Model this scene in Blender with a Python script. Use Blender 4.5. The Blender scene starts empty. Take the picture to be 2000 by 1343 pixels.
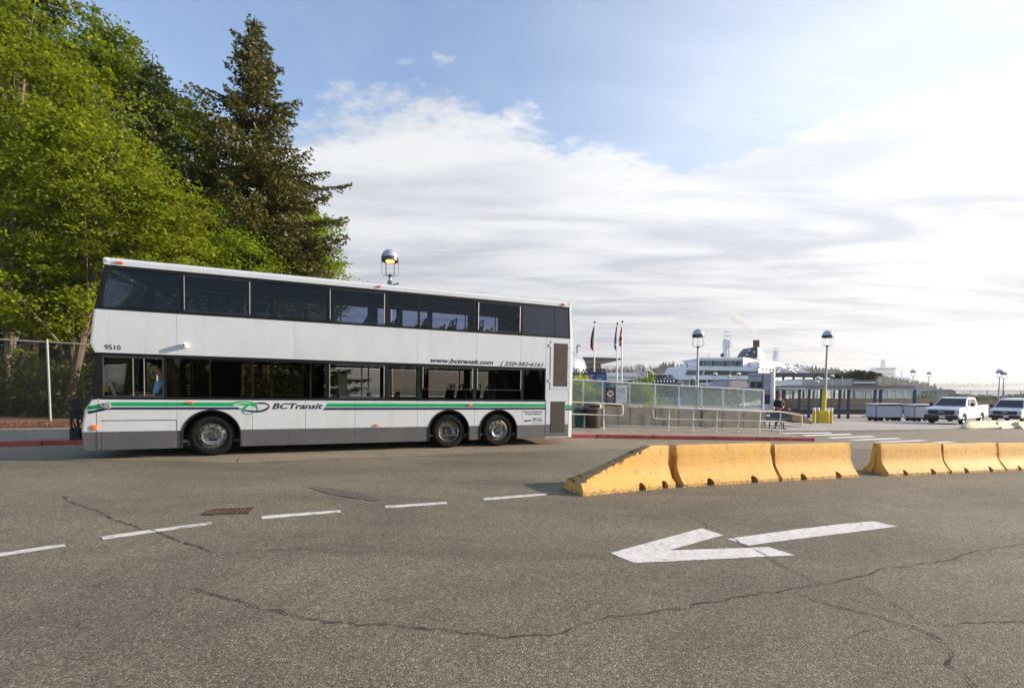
import bpy, bmesh, math, random
import numpy as np
from math import sin, cos, radians, pi, sqrt, atan2
from mathutils import Vector, Matrix

random.seed(7)
rng = np.random.default_rng(7)
SC = bpy.context.scene
COL = SC.collection

# ------------------------------------------------------------------ camera
cam_d = bpy.data.cameras.new("camera")
cam = bpy.data.objects.new("camera", cam_d)
COL.objects.link(cam)
cam.location = (0, 0, 1.6)
cam.rotation_euler = (radians(90 - 2.5), 0, 0)
cam_d.lens = 16.2
cam_d.sensor_width = 36
cam_d.shift_y = 0.0612
cam_d.clip_start = 0.05
cam_d.clip_end = 12000
SC.camera = cam

# ------------------------------------------------------------------ light
SUN_AZ, SUN_EL = 86.0, 17.0          # azimuth clockwise from +Y
sd = bpy.data.lights.new("sun", 'SUN')
sd.energy = 5.0
sd.angle = radians(0.6)
sd.color = (1.0, 0.85, 0.66)
sun = bpy.data.objects.new("sun", sd)
COL.objects.link(sun)
SV = Vector((sin(radians(SUN_AZ)) * cos(radians(SUN_EL)), cos(radians(SUN_AZ)) * cos(radians(SUN_EL)), sin(radians(SUN_EL))))
sun.rotation_euler = SV.to_track_quat('Z', 'Y').to_euler()
sun.location = (30, 0, 40)

SC.view_settings.view_transform = 'Standard'
SC.view_settings.look = 'None'
SC.view_settings.gamma = 1
SC.view_settings.use_curve_mapping = False
SC.view_settings.exposure = 1.0

world = bpy.data.worlds.new("World")
SC.world = world
world.use_nodes = True
wn, wl = world.node_tree.nodes, world.node_tree.links
for n_ in list(wn): wn.remove(n_)


def N(nt, kind, **kw):
    n = nt.nodes.new(kind)
    for k, v in kw.items():
        if k.startswith('i_'):
            key = k[2:]
            key = int(key) if key.isdigit() else key.replace('_', ' ')
            n.inputs[key].default_value = v
        else:
            setattr(n, k, v)
    return n


def M2(nt, op, a, b=None, c=None, clamp=False):
    n = nt.nodes.new('ShaderNodeMath'); n.operation = op; n.use_clamp = clamp
    for i, v in enumerate((a, b, c)):
        if v is None: continue
        if isinstance(v, (int, float)): n.inputs[i].default_value = v
        else: nt.links.new(v, n.inputs[i])
    return n.outputs[0]


def RAMP(nt, fac, stops):
    r = nt.nodes.new('ShaderNodeValToRGB')
    el = r.color_ramp.elements
    while len(el) < len(stops): el.new(0.5)
    for e, (p, c) in zip(el, stops):
        e.position = p
        e.color = (c, c, c, 1) if isinstance(c, (int, float)) else (*c, 1)
    nt.links.new(fac, r.inputs[0])
    return r.outputs[0]


def MIXC(nt, fac, a, b, mode='MIX'):
    m = nt.nodes.new('ShaderNodeMix'); m.data_type = 'RGBA'; m.blend_type = mode
    for s, v in ((m.inputs[0], fac), (m.inputs[6], a), (m.inputs[7], b)):
        if isinstance(v, (int, float)): s.default_value = v
        elif isinstance(v, tuple): s.default_value = (*v, 1)
        else: nt.links.new(v, s)
    return m.outputs[2]


nt = world.node_tree
sky = N(nt, 'ShaderNodeTexSky', sky_type='NISHITA', sun_disc=False, sun_elevation=radians(SUN_EL),
        sun_rotation=radians(SUN_AZ), air_density=1.0, dust_density=1.2, ozone_density=1.4)
bg_sky = N(nt, 'ShaderNodeBackground', i_Strength=0.145)
nt.links.new(MIXC(nt, 1.0, sky.outputs[0], (.97, 1.0, 1.07), 'MULTIPLY'), bg_sky.inputs[0])
tc = N(nt, 'ShaderNodeTexCoord')
sep = N(nt, 'ShaderNodeSeparateXYZ'); nt.links.new(tc.outputs['Generated'], sep.inputs[0])
zc = M2(nt, 'ADD', M2(nt, 'MAXIMUM', sep.outputs[2], 0.0), 0.08)
cu = M2(nt, 'DIVIDE', sep.outputs[0], zc)
cv = M2(nt, 'DIVIDE', sep.outputs[1], zc)
comb = N(nt, 'ShaderNodeCombineXYZ'); nt.links.new(cu, comb.inputs[0]); nt.links.new(cv, comb.inputs[1])


def wnoise(scale, detail, rough, sx=1., sy=1., off=0., dist=0.0):
    mp = N(nt, 'ShaderNodeMapping'); mp.inputs['Scale'].default_value = (sx, sy, 1); mp.inputs['Location'].default_value = (off, off * .7, 0)
    nt.links.new(comb.outputs[0], mp.inputs[0])
    n = N(nt, 'ShaderNodeTexNoise', i_Scale=scale, i_Detail=detail, i_Roughness=rough, i_Distortion=dist)
    nt.links.new(mp.outputs[0], n.inputs[0])
    return n.outputs[0]


# edge of the cloud bank, in the plane of the cloud layer
EDGE = [(-3.0, 1.55), (-1.2, 1.50), (-.60, 1.42), (-.20, 1.33), (.05, 1.42), (.33, 1.62), (.70, 1.64), (.92, 1.46), (1.2, 1.22), (1.5, 1.0), (3.0, .85)]
fc = N(nt, 'ShaderNodeFloatCurve')
cm = fc.mapping.curves[0]
pts = [((a + 3) / 6, b / 3) for a, b in EDGE]
cm.points[0].location = pts[0]; cm.points[1].location = pts[-1]
for p_ in pts[1:-1]: cm.points.new(*p_)
fc.mapping.update()
nt.links.new(M2(nt, 'DIVIDE', M2(nt, 'ADD', cu, 3.0), 6.0, clamp=True), fc.inputs[1])
edge = M2(nt, 'MULTIPLY', fc.outputs[0], 3.0)
n_edge = M2(nt, 'MULTIPLY', M2(nt, 'SUBTRACT', wnoise(4.2, 13, .70, 1, 1.4, 3.1, .25), .5), 0.95)
dd = M2(nt, 'ADD', M2(nt, 'SUBTRACT', cv, edge), n_edge)
mask = N(nt, 'ShaderNodeMapRange', interpolation_type='SMOOTHSTEP', i_1=-.02, i_2=.24)
nt.links.new(dd, mask.inputs[0])
# thin veil towards the sun side and wisps in the blue
sdot = N(nt, 'ShaderNodeVectorMath', operation='DOT_PRODUCT'); nt.links.new(tc.outputs['Generated'], sdot.inputs[0])
sdot.inputs[1].default_value = SV
veil = N(nt, 'ShaderNodeMapRange', interpolation_type='SMOOTHSTEP', i_1=.05, i_2=.9, i_4=.74)
nt.links.new(sdot.outputs['Value'], veil.inputs[0])
wisp = RAMP(nt, wnoise(1.1, 6, .55, 1.6, .8, 9.0, .6), [(.46, 0.02), (.8, .5)])
veil2 = M2(nt, 'MULTIPLY', M2(nt, 'ADD', veil.outputs[0], M2(nt, 'MULTIPLY', wisp, .45)), .95, clamp=True)
cover = M2(nt, 'MAXIMUM', mask.outputs[0], veil2)
# cloud colour: streaks of grey, brighter near the sun and at the top of the bank
streak = RAMP(nt, wnoise(1.7, 11, .60, .5, 1.7, 5.5, .5), [(.38, 0.0), (.60, 1.0)])
lowz = N(nt, 'ShaderNodeMapRange', interpolation_type='SMOOTHSTEP', i_1=.03, i_2=.48)
nt.links.new(sep.outputs[2], lowz.inputs[0])
grey = M2(nt, 'MULTIPLY', M2(nt, 'SUBTRACT', 1.0, streak), M2(nt, 'SUBTRACT', 1.0, M2(nt, 'MULTIPLY', lowz.outputs[0], .55)))
ccol = MIXC(nt, grey, (.70, .715, .74), (.35, .395, .48))
glow = N(nt, 'ShaderNodeMapRange', interpolation_type='SMOOTHSTEP', i_1=.05, i_2=.95, i_3=0.76, i_4=.98)
nt.links.new(sdot.outputs['Value'], glow.inputs[0])
vm = N(nt, 'ShaderNodeVectorMath', operation='SCALE'); nt.links.new(ccol, vm.inputs[0]); nt.links.new(glow.outputs[0], vm.inputs['Scale'])
hz0 = N(nt, 'ShaderNodeMapRange', interpolation_type='SMOOTHSTEP', i_1=.0, i_2=.38, i_3=.76, i_4=1.06); nt.links.new(sep.outputs[2], hz0.inputs[0])
vm2 = N(nt, 'ShaderNodeVectorMath', operation='SCALE'); nt.links.new(vm.outputs[0], vm2.inputs[0]); nt.links.new(hz0.outputs[0], vm2.inputs['Scale'])
bg_cl = N(nt, 'ShaderNodeBackground', i_Strength=0.78)
nt.links.new(vm2.outputs[0], bg_cl.inputs[0])
mx = N(nt, 'ShaderNodeMixShader')
nt.links.new(cover, mx.inputs[0]); nt.links.new(bg_sky.outputs[0], mx.inputs[1]); nt.links.new(bg_cl.outputs[0], mx.inputs[2])
wo = N(nt, 'ShaderNodeOutputWorld'); nt.links.new(mx.outputs[0], wo.inputs[0])

# ------------------------------------------------------------------ place helpers
FPX, PP, PT = 900., (1000., 794.), radians(2.5)


def ray(px, py):
    a, b = (px - PP[0]) / FPX, (PP[1] - py) / FPX
    return Vector((a, cos(PT) + b * sin(PT), -sin(PT) + b * cos(PT)))


def gz(x, y):
    return -.018 * min(max(x, -30), 40) - .03 * min(max(y - 16, 0), 30)


def G(px, py, dz=0.0):
    """point of the ground seen at a pixel of the photograph"""
    d = ray(px, py); t = 5.
    for _ in range(200):
        p = Vector((0, 0, 1.6)) + d * t
        t += (p.z - gz(p.x, p.y) - dz) / abs(d.z) * .7 if abs(d.z) > 1e-3 else 0
    return Vector((0, 0, 1.6)) + d * t


def P(px, py, Y):
    d = ray(px, py)
    return Vector((0, 0, 1.6)) + d * (Y / d.y)


# ------------------------------------------------------------------ materials
MATS = {}


def mat(name, col, rough=.6, metal=0., var=.12, vscale=6., bump=0., bscale=40., col2=None, spec=.5, coat=0., streaks=0.0, dirt=None, dscale=2., dlo=.55, dhi=.75):
    """principled material with noise variation in colour, roughness and relief"""
    if name in MATS: return MATS[name]
    m = bpy.data.materials.new(name); m.use_nodes = True
    t = m.node_tree; b = t.nodes['Principled BSDF']
    tcn = N(t, 'ShaderNodeTexCoord')
    no = N(t, 'ShaderNodeTexNoise', i_Scale=vscale, i_Detail=6., i_Roughness=.6)
    t.links.new(tcn.outputs['Object'], no.inputs[0])
    c2 = col2 or tuple(max(0, c * (1 - var * 2)) for c in col)
    f = RAMP(t, no.outputs[0], [(.32, 0.), (.68, 1.)])
    c = MIXC(t, f, tuple(min(1, x * (1 + var * .6)) for x in col) if not col2 else col, c2)
    if dirt:
        dn = N(t, 'ShaderNodeTexNoise', i_Scale=dscale, i_Detail=8., i_Roughness=.65)
        if streaks:
            mp = N(t, 'ShaderNodeMapping'); mp.inputs['Scale'].default_value = (1, 1, 1 - streaks)
            t.links.new(tcn.outputs['Object'], mp.inputs[0]); t.links.new(mp.outputs[0], dn.inputs[0])
        else:
            t.links.new(tcn.outputs['Object'], dn.inputs[0])
        c = MIXC(t, RAMP(t, dn.outputs[0], [(dlo, 0.), (dhi, 1.)]), c, dirt)
    t.links.new(c, b.inputs['Base Color'])
    b.inputs['Roughness'].default_value = rough
    b.inputs['Metallic'].default_value = metal
    b.inputs['Specular IOR Level'].default_value = spec
    b.inputs['Coat Weight'].default_value = coat
    if bump:
        n2 = N(t, 'ShaderNodeTexNoise', i_Scale=bscale, i_Detail=4., i_Roughness=.6)
        t.links.new(tcn.outputs['Object'], n2.inputs[0])
        bp = N(t, 'ShaderNodeBump', i_Strength=bump, i_Distance=.02)
        t.links.new(n2.outputs[0], bp.inputs['Height']); t.links.new(bp.outputs[0], b.inputs['Normal'])
    MATS[name] = m
    return m


def glassmat(name, tint, refl=.04, rough=.02, haze=None, hazefac=.3):
    """thin glazing: tinted see-through pane with a mirror sheen"""
    if name in MATS: return MATS[name]
    m = bpy.data.materials.new(name); m.use_nodes = True
    t = m.node_tree
    for n in list(t.nodes): t.nodes.remove(n)
    tr = N(t, 'ShaderNodeBsdfTransparent'); tr.inputs[0].default_value = (*tint, 1)
    gl = N(t, 'ShaderNodeBsdfGlossy', i_Roughness=rough); gl.inputs[0].default_value = (.9, .92, .95, 1)
    fr = N(t, 'ShaderNodeFresnel', i_IOR=1.45)
    mix = N(t, 'ShaderNodeMixShader')
    t.links.new(M2(t, 'MULTIPLY', fr.outputs[0], refl / .04), mix.inputs[0])
    src = tr.outputs[0]
    if haze:
        df = N(t, 'ShaderNodeBsdfDiffuse'); tcn = N(t, 'ShaderNodeTexCoord')
        no = N(t, 'ShaderNodeTexNoise', i_Scale=3., i_Detail=8.); t.links.new(tcn.outputs['Object'], no.inputs[0])
        t.links.new(MIXC(t, no.outputs[0], haze, tuple(h * .6 for h in haze)), df.inputs[0])
        mh = N(t, 'ShaderNodeMixShader')
        t.links.new(M2(t, 'MULTIPLY', RAMP(t, no.outputs[0], [(.3, .55), (.7, 1.)]), hazefac), mh.inputs[0])
        t.links.new(src, mh.inputs[1]); t.links.new(df.outputs[0], mh.inputs[2]); src = mh.outputs[0]
    t.links.new(src, mix.inputs[1]); t.links.new(gl.outputs[0], mix.inputs[2])
    o = N(t, 'ShaderNodeOutputMaterial'); t.links.new(mix.outputs[0], o.inputs[0])
    MATS[name] = m
    return m


def leafmat(name, c1, c2, c3, scale=.6, trans=.45):
    if name in MATS: return MATS[name]
    m = bpy.data.materials.new(name); m.use_nodes = True
    t = m.node_tree
    for n in list(t.nodes): t.nodes.remove(n)
    tcn = N(t, 'ShaderNodeTexCoord'); geo = N(t, 'ShaderNodeNewGeometry')
    no = N(t, 'ShaderNodeTexNoise', i_Scale=scale, i_Detail=5., i_Roughness=.65); t.links.new(tcn.outputs['Object'], no.inputs[0])
    c = MIXC(t, RAMP(t, no.outputs[0], [(.35, 0.), (.65, 1.)]), c1, c2)
    c = MIXC(t, RAMP(t, geo.outputs['Random Per Island'], [(.5, 0.), (1., .8)]), c, c3)
    df = N(t, 'ShaderNodeBsdfDiffuse'); ts = N(t, 'ShaderNodeBsdfTranslucent'); gl = N(t, 'ShaderNodeBsdfGlossy', i_Roughness=.45)
    gl.inputs[0].default_value = (.5, .5, .45, 1)
    t.links.new(c, df.inputs[0])
    t.links.new(MIXC(t, 1., c, (1.5, 1.5, .55), 'MULTIPLY'), ts.inputs[0])
    a = N(t, 'ShaderNodeMixShader', i_0=trans); t.links.new(df.outputs[0], a.inputs[1]); t.links.new(ts.outputs[0], a.inputs[2])
    b = N(t, 'ShaderNodeMixShader', i_0=.05); t.links.new(a.outputs[0], b.inputs[1]); t.links.new(gl.outputs[0], b.inputs[2])
    o = N(t, 'ShaderNodeOutputMaterial'); t.links.new(b.outputs[0], o.inputs[0])
    MATS[name] = m
    return m


def emis(name, col, s):
    m = bpy.data.materials.new(name); m.use_nodes = True
    b = m.node_tree.nodes['Principled BSDF']
    b.inputs['Base Color'].default_value = (*col, 1)
    b.inputs['Emission Color'].default_value = (*col, 1); b.inputs['Emission Strength'].default_value = s
    return m


# asphalt: aggregate speckle, patches, relief
def asphalt(name, base, warm, speck=.5, big=.35):
    m = bpy.data.materials.new(name); m.use_nodes = True
    t = m.node_tree; b = t.nodes['Principled BSDF']
    g = N(t, 'ShaderNodeNewGeometry')

    def no(s, d, r=.6, sx=1, sy=1, dist=0.):
        mp = N(t, 'ShaderNodeMapping'); mp.inputs['Scale'].default_value = (sx, sy, 1); t.links.new(g.outputs['Position'], mp.inputs[0])
        n = N(t, 'ShaderNodeTexNoise', i_Scale=s, i_Detail=d, i_Roughness=r, i_Distortion=dist); t.links.new(mp.outputs[0], n.inputs[0]); return n.outputs[0]
    vo = N(t, 'ShaderNodeTexVoronoi', i_Scale=95.); t.links.new(g.outputs['Position'], vo.inputs[0])
    vs = N(t, 'ShaderNodeSeparateColor'); t.links.new(vo.outputs['Color'], vs.inputs[0])
    c = MIXC(t, RAMP(t, no(.42, 6, .6, .6, 1.3, .5), [(.38, 0.), (.62, 1.)]), base, warm)
    c = MIXC(t, M2(t, 'MULTIPLY', RAMP(t, no(2.6, 6), [(.4, 0.), (.72, 1.)]), big), c, tuple(x * .62 for x in base))
    # tyre-polished lanes running with the traffic
    c = MIXC(t, M2(t, 'MULTIPLY', RAMP(t, no(.55, 3, .5, .12, 1.7), [(.48, 0.), (.7, 1.)]), .35), c, tuple(x * 1.25 for x in warm))
    sp = RAMP(t, vs.outputs[0], [(0., 1 - speck), (.55, 1.), (.86, 1. + speck * .5), (1., 1 + speck * 2.0)])
    mm = N(t, 'ShaderNodeMix', data_type='RGBA', blend_type='MULTIPLY', i_0=1.); t.links.new(c, mm.inputs[6]); t.links.new(sp, mm.inputs[7])
    fine = RAMP(t, no(330., 2, .7), [(.3, .6), (.7, 1.4)])
    m3 = N(t, 'ShaderNodeMix', data_type='RGBA', blend_type='MULTIPLY', i_0=1.); t.links.new(mm.outputs[2], m3.inputs[6]); t.links.new(fine, m3.inputs[7])
    # oil drips and tyre-darkened patches
    oil = M2(t, 'MULTIPLY', RAMP(t, no(1.7, 9, .68, .35, 1.2, .8), [(.60, 0.), (.70, 1.)]), .38)
    m4 = MIXC(t, oil, m3.outputs[2], tuple(x * .42 for x in base))
    # pale grit and bits
    v2 = N(t, 'ShaderNodeTexVoronoi', i_Scale=5.5); t.links.new(g.outputs['Position'], v2.inputs[0])
    dot = RAMP(t, v2.outputs['Distance'], [(.035, 1.), (.06, 0.)])
    c = MIXC(t, M2(t, 'MULTIPLY', dot, .5), m4, (.5, .45, .38))
    t.links.new(c, b.inputs['Base Color'])
    b.inputs['Roughness'].default_value = .82; b.inputs['Specular IOR Level'].default_value = .35
    bp = N(t, 'ShaderNodeBump', i_Strength=.55, i_Distance=.006)
    h = M2(t, 'ADD', M2(t, 'MULTIPLY', vo.outputs['Distance'], -1.), no(60., 3))
    t.links.new(h, bp.inputs['Height']); t.links.new(bp.outputs[0], b.inputs['Normal'])
    MATS[name] = m
    return m


# ------------------------------------------------------------------ mesh builder
class MB:
    def __init__(s): s.v = []; s.f = []

    def add(s, vs, fs):
        o = len(s.v); s.v += [tuple(v) for v in vs]; s.f += [tuple(i + o for i in f) for f in fs]; return s

    def box(s, x0, x1, y0, y1, z0, z1):
        return s.add([(x0, y0, z0), (x1, y0, z0), (x1, y1, z0), (x0, y1, z0), (x0, y0, z1), (x1, y0, z1), (x1, y1, z1), (x0, y1, z1)],
                     [(0, 3, 2, 1), (4, 5, 6, 7), (0, 1, 5, 4), (1, 2, 6, 5), (2, 3, 7, 6), (3, 0, 4, 7)])

    def cbox(s, c, d): return s.box(c[0] - d[0] / 2, c[0] + d[0] / 2, c[1] - d[1] / 2, c[1] + d[1] / 2, c[2] - d[2] / 2, c[2] + d[2] / 2)

    def prism(s, pts, vec):
        """closed outline (3D points) pushed along vec"""
        n = len(pts); vec = Vector(vec); a = [Vector(p) for p in pts]; b = [p + vec for p in a]
        return s.add(a + b, [tuple(range(n)), tuple(range(2 * n - 1, n - 1, -1))] + [(i, i + n, (i + 1) % n + n, (i + 1) % n) for i in range(n)])

    def xz(s, pts, y0, y1): return s.prism([(p[0], y0, p[1]) for p in pts], (0, y1 - y0, 0))
    def yz(s, pts, x0, x1): return s.prism([(x0, p[0], p[1]) for p in pts], (x1 - x0, 0, 0))
    def xy(s, pts, z0, z1): return s.prism([(p[0], p[1], z0) for p in pts], (0, 0, z1 - z0))

    def tube(s, path, r, n=8, r1=None, cap=True):
        path = [Vector(p) for p in path]; m = len(path); o = len(s.v)
        up = Vector((0, 0, 1)); prev = None
        for i, p in enumerate(path):
            d = (path[min(i + 1, m - 1)] - path[max(i - 1, 0)]).normalized()
            if prev is None:
                a = d.cross(up)
                if a.length < .05: a = d.cross(Vector((1, 0, 0)))
                a.normalize()
            else:
                a = prev - d * prev.dot(d)
                if a.length < 1e-4: a = d.orthogonal()
                a.normalize()
            prev = a; b = d.cross(a)
            rr = r if r1 is None else r + (r1 - r) * i / (m - 1)
            for k in range(n):
                t = 2 * pi * k / n; s.v.append(tuple(p + a * cos(t) * rr + b * sin(t) * rr))
        for i in range(m - 1):
            for k in range(n):
                k2 = (k + 1) % n; s.f.append((o + i * n + k, o + i * n + k2, o + (i + 1) * n + k2, o + (i + 1) * n + k))
        if cap:
            s.f.append(tuple(o + k for k in range(n - 1, -1, -1))); s.f.append(tuple(o + (m - 1) * n + k for k in range(n)))
        return s

    def lathe(s, prof, c=(0, 0, 0), axis='z', n=24):
        """profile [(radius, height)] turned round an axis through c"""
        o = len(s.v); m = len(prof)
        for r, h in prof:
            for k in range(n):
                t = 2 * pi * k / n; a, b = r * cos(t), r * sin(t)
                q = (a, b, h) if axis == 'z' else ((a, h, b) if axis == 'y' else (h, a, b))
                s.v.append((q[0] + c[0], q[1] + c[1], q[2] + c[2]))
        for i in range(m - 1):
            for k in range(n):
                k2 = (k + 1) % n; s.f.append((o + i * n + k, o + i * n + k2, o + (i + 1) * n + k2, o + (i + 1) * n + k))
        return s

    def build(s, name, m, parent=None, smooth=False, bevel=0., origin=None, label=None, kind=None):
        me = bpy.data.meshes.new(name)
        org = Vector(origin) if origin is not None else (Vector(parent['org']) if parent is not None and 'org' in parent else Vector((0, 0, 0)))
        vs = [(v[0] - org.x, v[1] - org.y, v[2] - org.z) for v in s.v]
        me.from_pydata(vs, [], s.f); me.update()
        bm = bmesh.new(); bm.from_mesh(me); bmesh.ops.recalc_face_normals(bm, faces=bm.faces); bm.to_mesh(me); bm.free()
        ob = bpy.data.objects.new(name, me); COL.objects.link(ob)
        if isinstance(m, str): m = MATS[m]
        me.materials.append(m)
        if smooth:
            me.polygons.foreach_set('use_smooth', [True] * len(me.polygons))
            me.set_sharp_from_angle(angle=radians(38))
        if bevel:
            b = ob.modifiers.new('bevel', 'BEVEL'); b.width = bevel; b.segments = 2; b.limit_method = 'ANGLE'; b.angle_limit = radians(35)
        if parent is not None: ob.parent = parent
        elif origin is not None: ob.location = org
        if label: ob['label'] = label
        if kind: ob['kind'] = kind
        return ob


def tag(o, label, cat, group=None, kind=None):
    if label: o['label'] = label
    if cat: o['category'] = cat
    if group: o['group'] = group
    if kind: o['kind'] = kind
    return o


def thing(name, label, cat, loc=(0, 0, 0), group=None, worldbuilt=True, rotz=0.):
    """Empty at the base of a thing. worldbuilt: its parts are given in world coordinates"""
    o = bpy.data.objects.new(name, None); COL.objects.link(o)
    o.empty_display_size = .2
    o.location = loc; o.rotation_euler = (0, 0, rotz)
    if worldbuilt: o['org'] = tuple(loc)
    return tag(o, label, cat, group)


def copy_tree(o, parent=None):
    c = o.copy(); COL.objects.link(c)
    if parent is not None: c.parent = parent
    for ch in list(o.children): copy_tree(ch, c)
    return c


def text(body, size, m, parent=None, loc=(0, 0, 0), rot=(pi / 2, 0, 0), shear=0., ext=.002, bold=0., align='LEFT', name='lettering', space=1., sx=1., org=None):
    cu_ = bpy.data.curves.new(name, 'FONT'); cu_.body = body; cu_.size = size; cu_.shear = shear
    cu_.extrude = ext; cu_.offset = bold; cu_.align_x = align; cu_.space_character = space; cu_.resolution_u = 3
    tmp = bpy.data.objects.new(name, cu_); COL.objects.link(tmp)
    dg = bpy.context.evaluated_depsgraph_get()
    me = bpy.data.meshes.new_from_object(tmp.evaluated_get(dg))
    bpy.data.objects.remove(tmp)
    ob = bpy.data.objects.new(name, me); COL.objects.link(ob)
    me.materials.clear(); me.materials.append(MATS[m] if isinstance(m, str) else m)
    L = Vector(loc)
    if parent is not None:
        ob.parent = parent
        if 'org' in parent: L = L - Vector(parent['org'])
    ob.location = L; ob.rotation_euler = rot; ob.scale = (sx, 1, 1)
    return ob


def sheet(name, pts, m, dz, kind='structure', parent=None):
    """flat marking or paving laid on the sloping ground"""
    mb = MB(); mb.add([(p[0], p[1], gz(p[0], p[1]) + dz) for p in pts], [tuple(range(len(pts)))])
    return mb.build(name, m, kind=kind, parent=parent)


white = mat('white_paint', (.72, .735, .75), .35, var=.03, vscale=1.5, coat=.3)
mat('dark_rubber', (.015, .015, .015), .8, var=.3, vscale=20, spec=.2)
mat('black_trim', (.010, .010, .011), .4, var=.2, spec=.25)
mat('galvanised', (.27, .28, .28), .5, .5, var=.15, vscale=30)
mat('concrete_wall', (.46, .385, .285), .9, var=.12, vscale=3, bump=.3, bscale=30, dirt=(.13, .11, .09), dscale=2.6, streaks=.82, dlo=.5, dhi=.72)
mat('concrete_pale', (.56, .50, .40), .9, var=.12, vscale=5, bump=.3, dirt=(.25, .21, .17))
mat('steel_dark', (.05, .055, .06), .5, .3)
mat('amber', (.75, .16, .03), .3, var=.1)
mat('red_lens', (.6, .03, .02), .3, var=.1)
mat('chrome', (.72, .7, .67), .22, .9, var=.2, vscale=12)
mat('white_flat', (.74, .74, .72), .6, var=.06)
mat('navy_paint', (.02, .045, .11), .45, var=.15)
mat('blue_sign', (.03, .11, .27), .5, var=.1)
mat('purple_sign', (.09, .07, .22), .5, var=.1)
mat('black_paint', (.01, .01, .012), .5, var=.1)
mat('skin', (.45, .25, .17), .55, var=.08)

# ------------------------------------------------------------------ ground
def drape(name, pts, m, dz, kind='structure', parent=None, noise=0., cuts=()):
    """polygon laid on the sloping ground, cut where the slope changes"""
    bm = bmesh.new()
    vs = [bm.verts.new((p[0], p[1], 0)) for p in pts]
    bm.faces.new(vs)
    for co, no in [((0, 16, 0), (0, 1, 0)), ((0, 46, 0), (0, 1, 0)), ((40, 0, 0), (1, 0, 0)), ((-30, 0, 0), (1, 0, 0))] + list(cuts):
        bmesh.ops.bisect_plane(bm, geom=list(bm.verts) + list(bm.edges) + list(bm.faces), plane_co=co, plane_no=no)
    for v in bm.verts: v.co.z = gz(v.co.x, v.co.y) + dz
    bmesh.ops.recalc_face_normals(bm, faces=bm.faces)
    me = bpy.data.meshes.new(name); bm.to_mesh(me); bm.free()
    ob = bpy.data.objects.new(name, me); COL.objects.link(ob); me.materials.append(MATS[m] if isinstance(m, str) else m)
    if kind: ob['kind'] = kind
    if parent: ob.parent = parent
    return ob


asphalt('asphalt', (.118, .102, .077), (.178, .151, .109), speck=.5, big=.32)
asphalt('asphalt_tan', (.195, .166, .122), (.23, .192, .138), speck=.35)
asphalt('plaza_paving', (.32, .295, .29), (.38, .335, .31), speck=.25)
asphalt('dark_patch', (.098, .086, .070), (.12, .105, .083))
xs = [-900, -300, -100, -60, -30, -15, 0, 15, 40, 60, 100, 300, 900]; ys = [-500, -100, -30, 0, 8, 16, 30, 46, 60, 78]
mb = MB(); mb.v = [(x, y, gz(x, y)) for y in ys for x in xs]
W_ = len(xs)
mb.f = [(j * W_ + i, j * W_ + i + 1, (j + 1) * W_ + i + 1, (j + 1) * W_ + i) for j in range(len(ys) - 1) for i in range(W_ - 1)]
mb.build('road', 'asphalt', kind='structure')
mb = MB()
for a, b in zip(xs[:-1], xs[1:]): mb.add([(a, 78, gz(a, 78)), (b, 78, gz(b, 78)), (b, 78, -9), (a, 78, -9)], [(0, 1, 2, 3)])
mb.build('sea_wall', 'concrete_wall', kind='structure')

m = bpy.data.materials.new('water'); m.use_nodes = True; t = m.node_tree; b = t.nodes['Principled BSDF']
b.inputs['Base Color'].default_value = (.10, .13, .15, 1); b.inputs['Roughness'].default_value = .25
g_ = N(t, 'ShaderNodeNewGeometry'); n_ = N(t, 'ShaderNodeTexNoise', i_Scale=.25, i_Detail=6.); t.links.new(g_.outputs['Position'], n_.inputs[0])
bp_ = N(t, 'ShaderNodeBump', i_Strength=.6, i_Distance=.6); t.links.new(n_.outputs[0], bp_.inputs['Height']); t.links.new(bp_.outputs[0], b.inputs['Normal'])
MATS['water'] = m
mb = MB(); mb.add([(-5000, 60, -7), (5000, 60, -7), (5000, 6000, -7), (-5000, 6000, -7)], [(0, 1, 2, 3)]); mb.build('sea', 'water', kind='structure')

# lighter tan strip of the bus lane beside the kerb and the paler terminal yard
drape('bus_lane', [G(-500, 905)[:2], G(0, 897)[:2], G(340, 900)[:2], G(468, 904)[:2], G(1100, 878.5)[:2], G(1240, 877)[:2], G(1680, 877)[:2], G(2000, 879)[:2], G(2500, 882)[:2], (60, 27), G(2000, 833.5)[:2], (13.5, 18.6), (10, 15.6), (4, 15.2), (-9, 11.9), (-12, 11), (-18, 9.6)], 'asphalt_tan', .004)
drape('terminal_yard', [G(1496, 842)[:2], G(1700, 840)[:2], G(1850, 838)[:2], G(2000, 834)[:2], (60, 27), (110, 30), (110, 77.5), (-40, 77.5), (-40, 40), (8, 20)], 'plaza_paving', .008)

# kerb, pavement, verge
Kw = [G(-420, 890), G(-200, 880), G(0, 873), G(150, 868), Vector((-4.5, 13.1, 0)), G(1120, 855), G(1300, 858), G(1450, 860), G(1560, 862), G(1592, 862)]
Kw = [Vector((p.x, p.y, 0)) for p in Kw]


def resample(pl, step):
    out = [pl[0].copy()]; acc = 0.
    for a, b in zip(pl[:-1], pl[1:]):
        L = (b - a).length; d = step - acc
        while d <= L: out.append(a + (b - a) * (d / L)); d += step
        acc = (acc + L) % step
    out.append(pl[-1].copy()); return out


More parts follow.
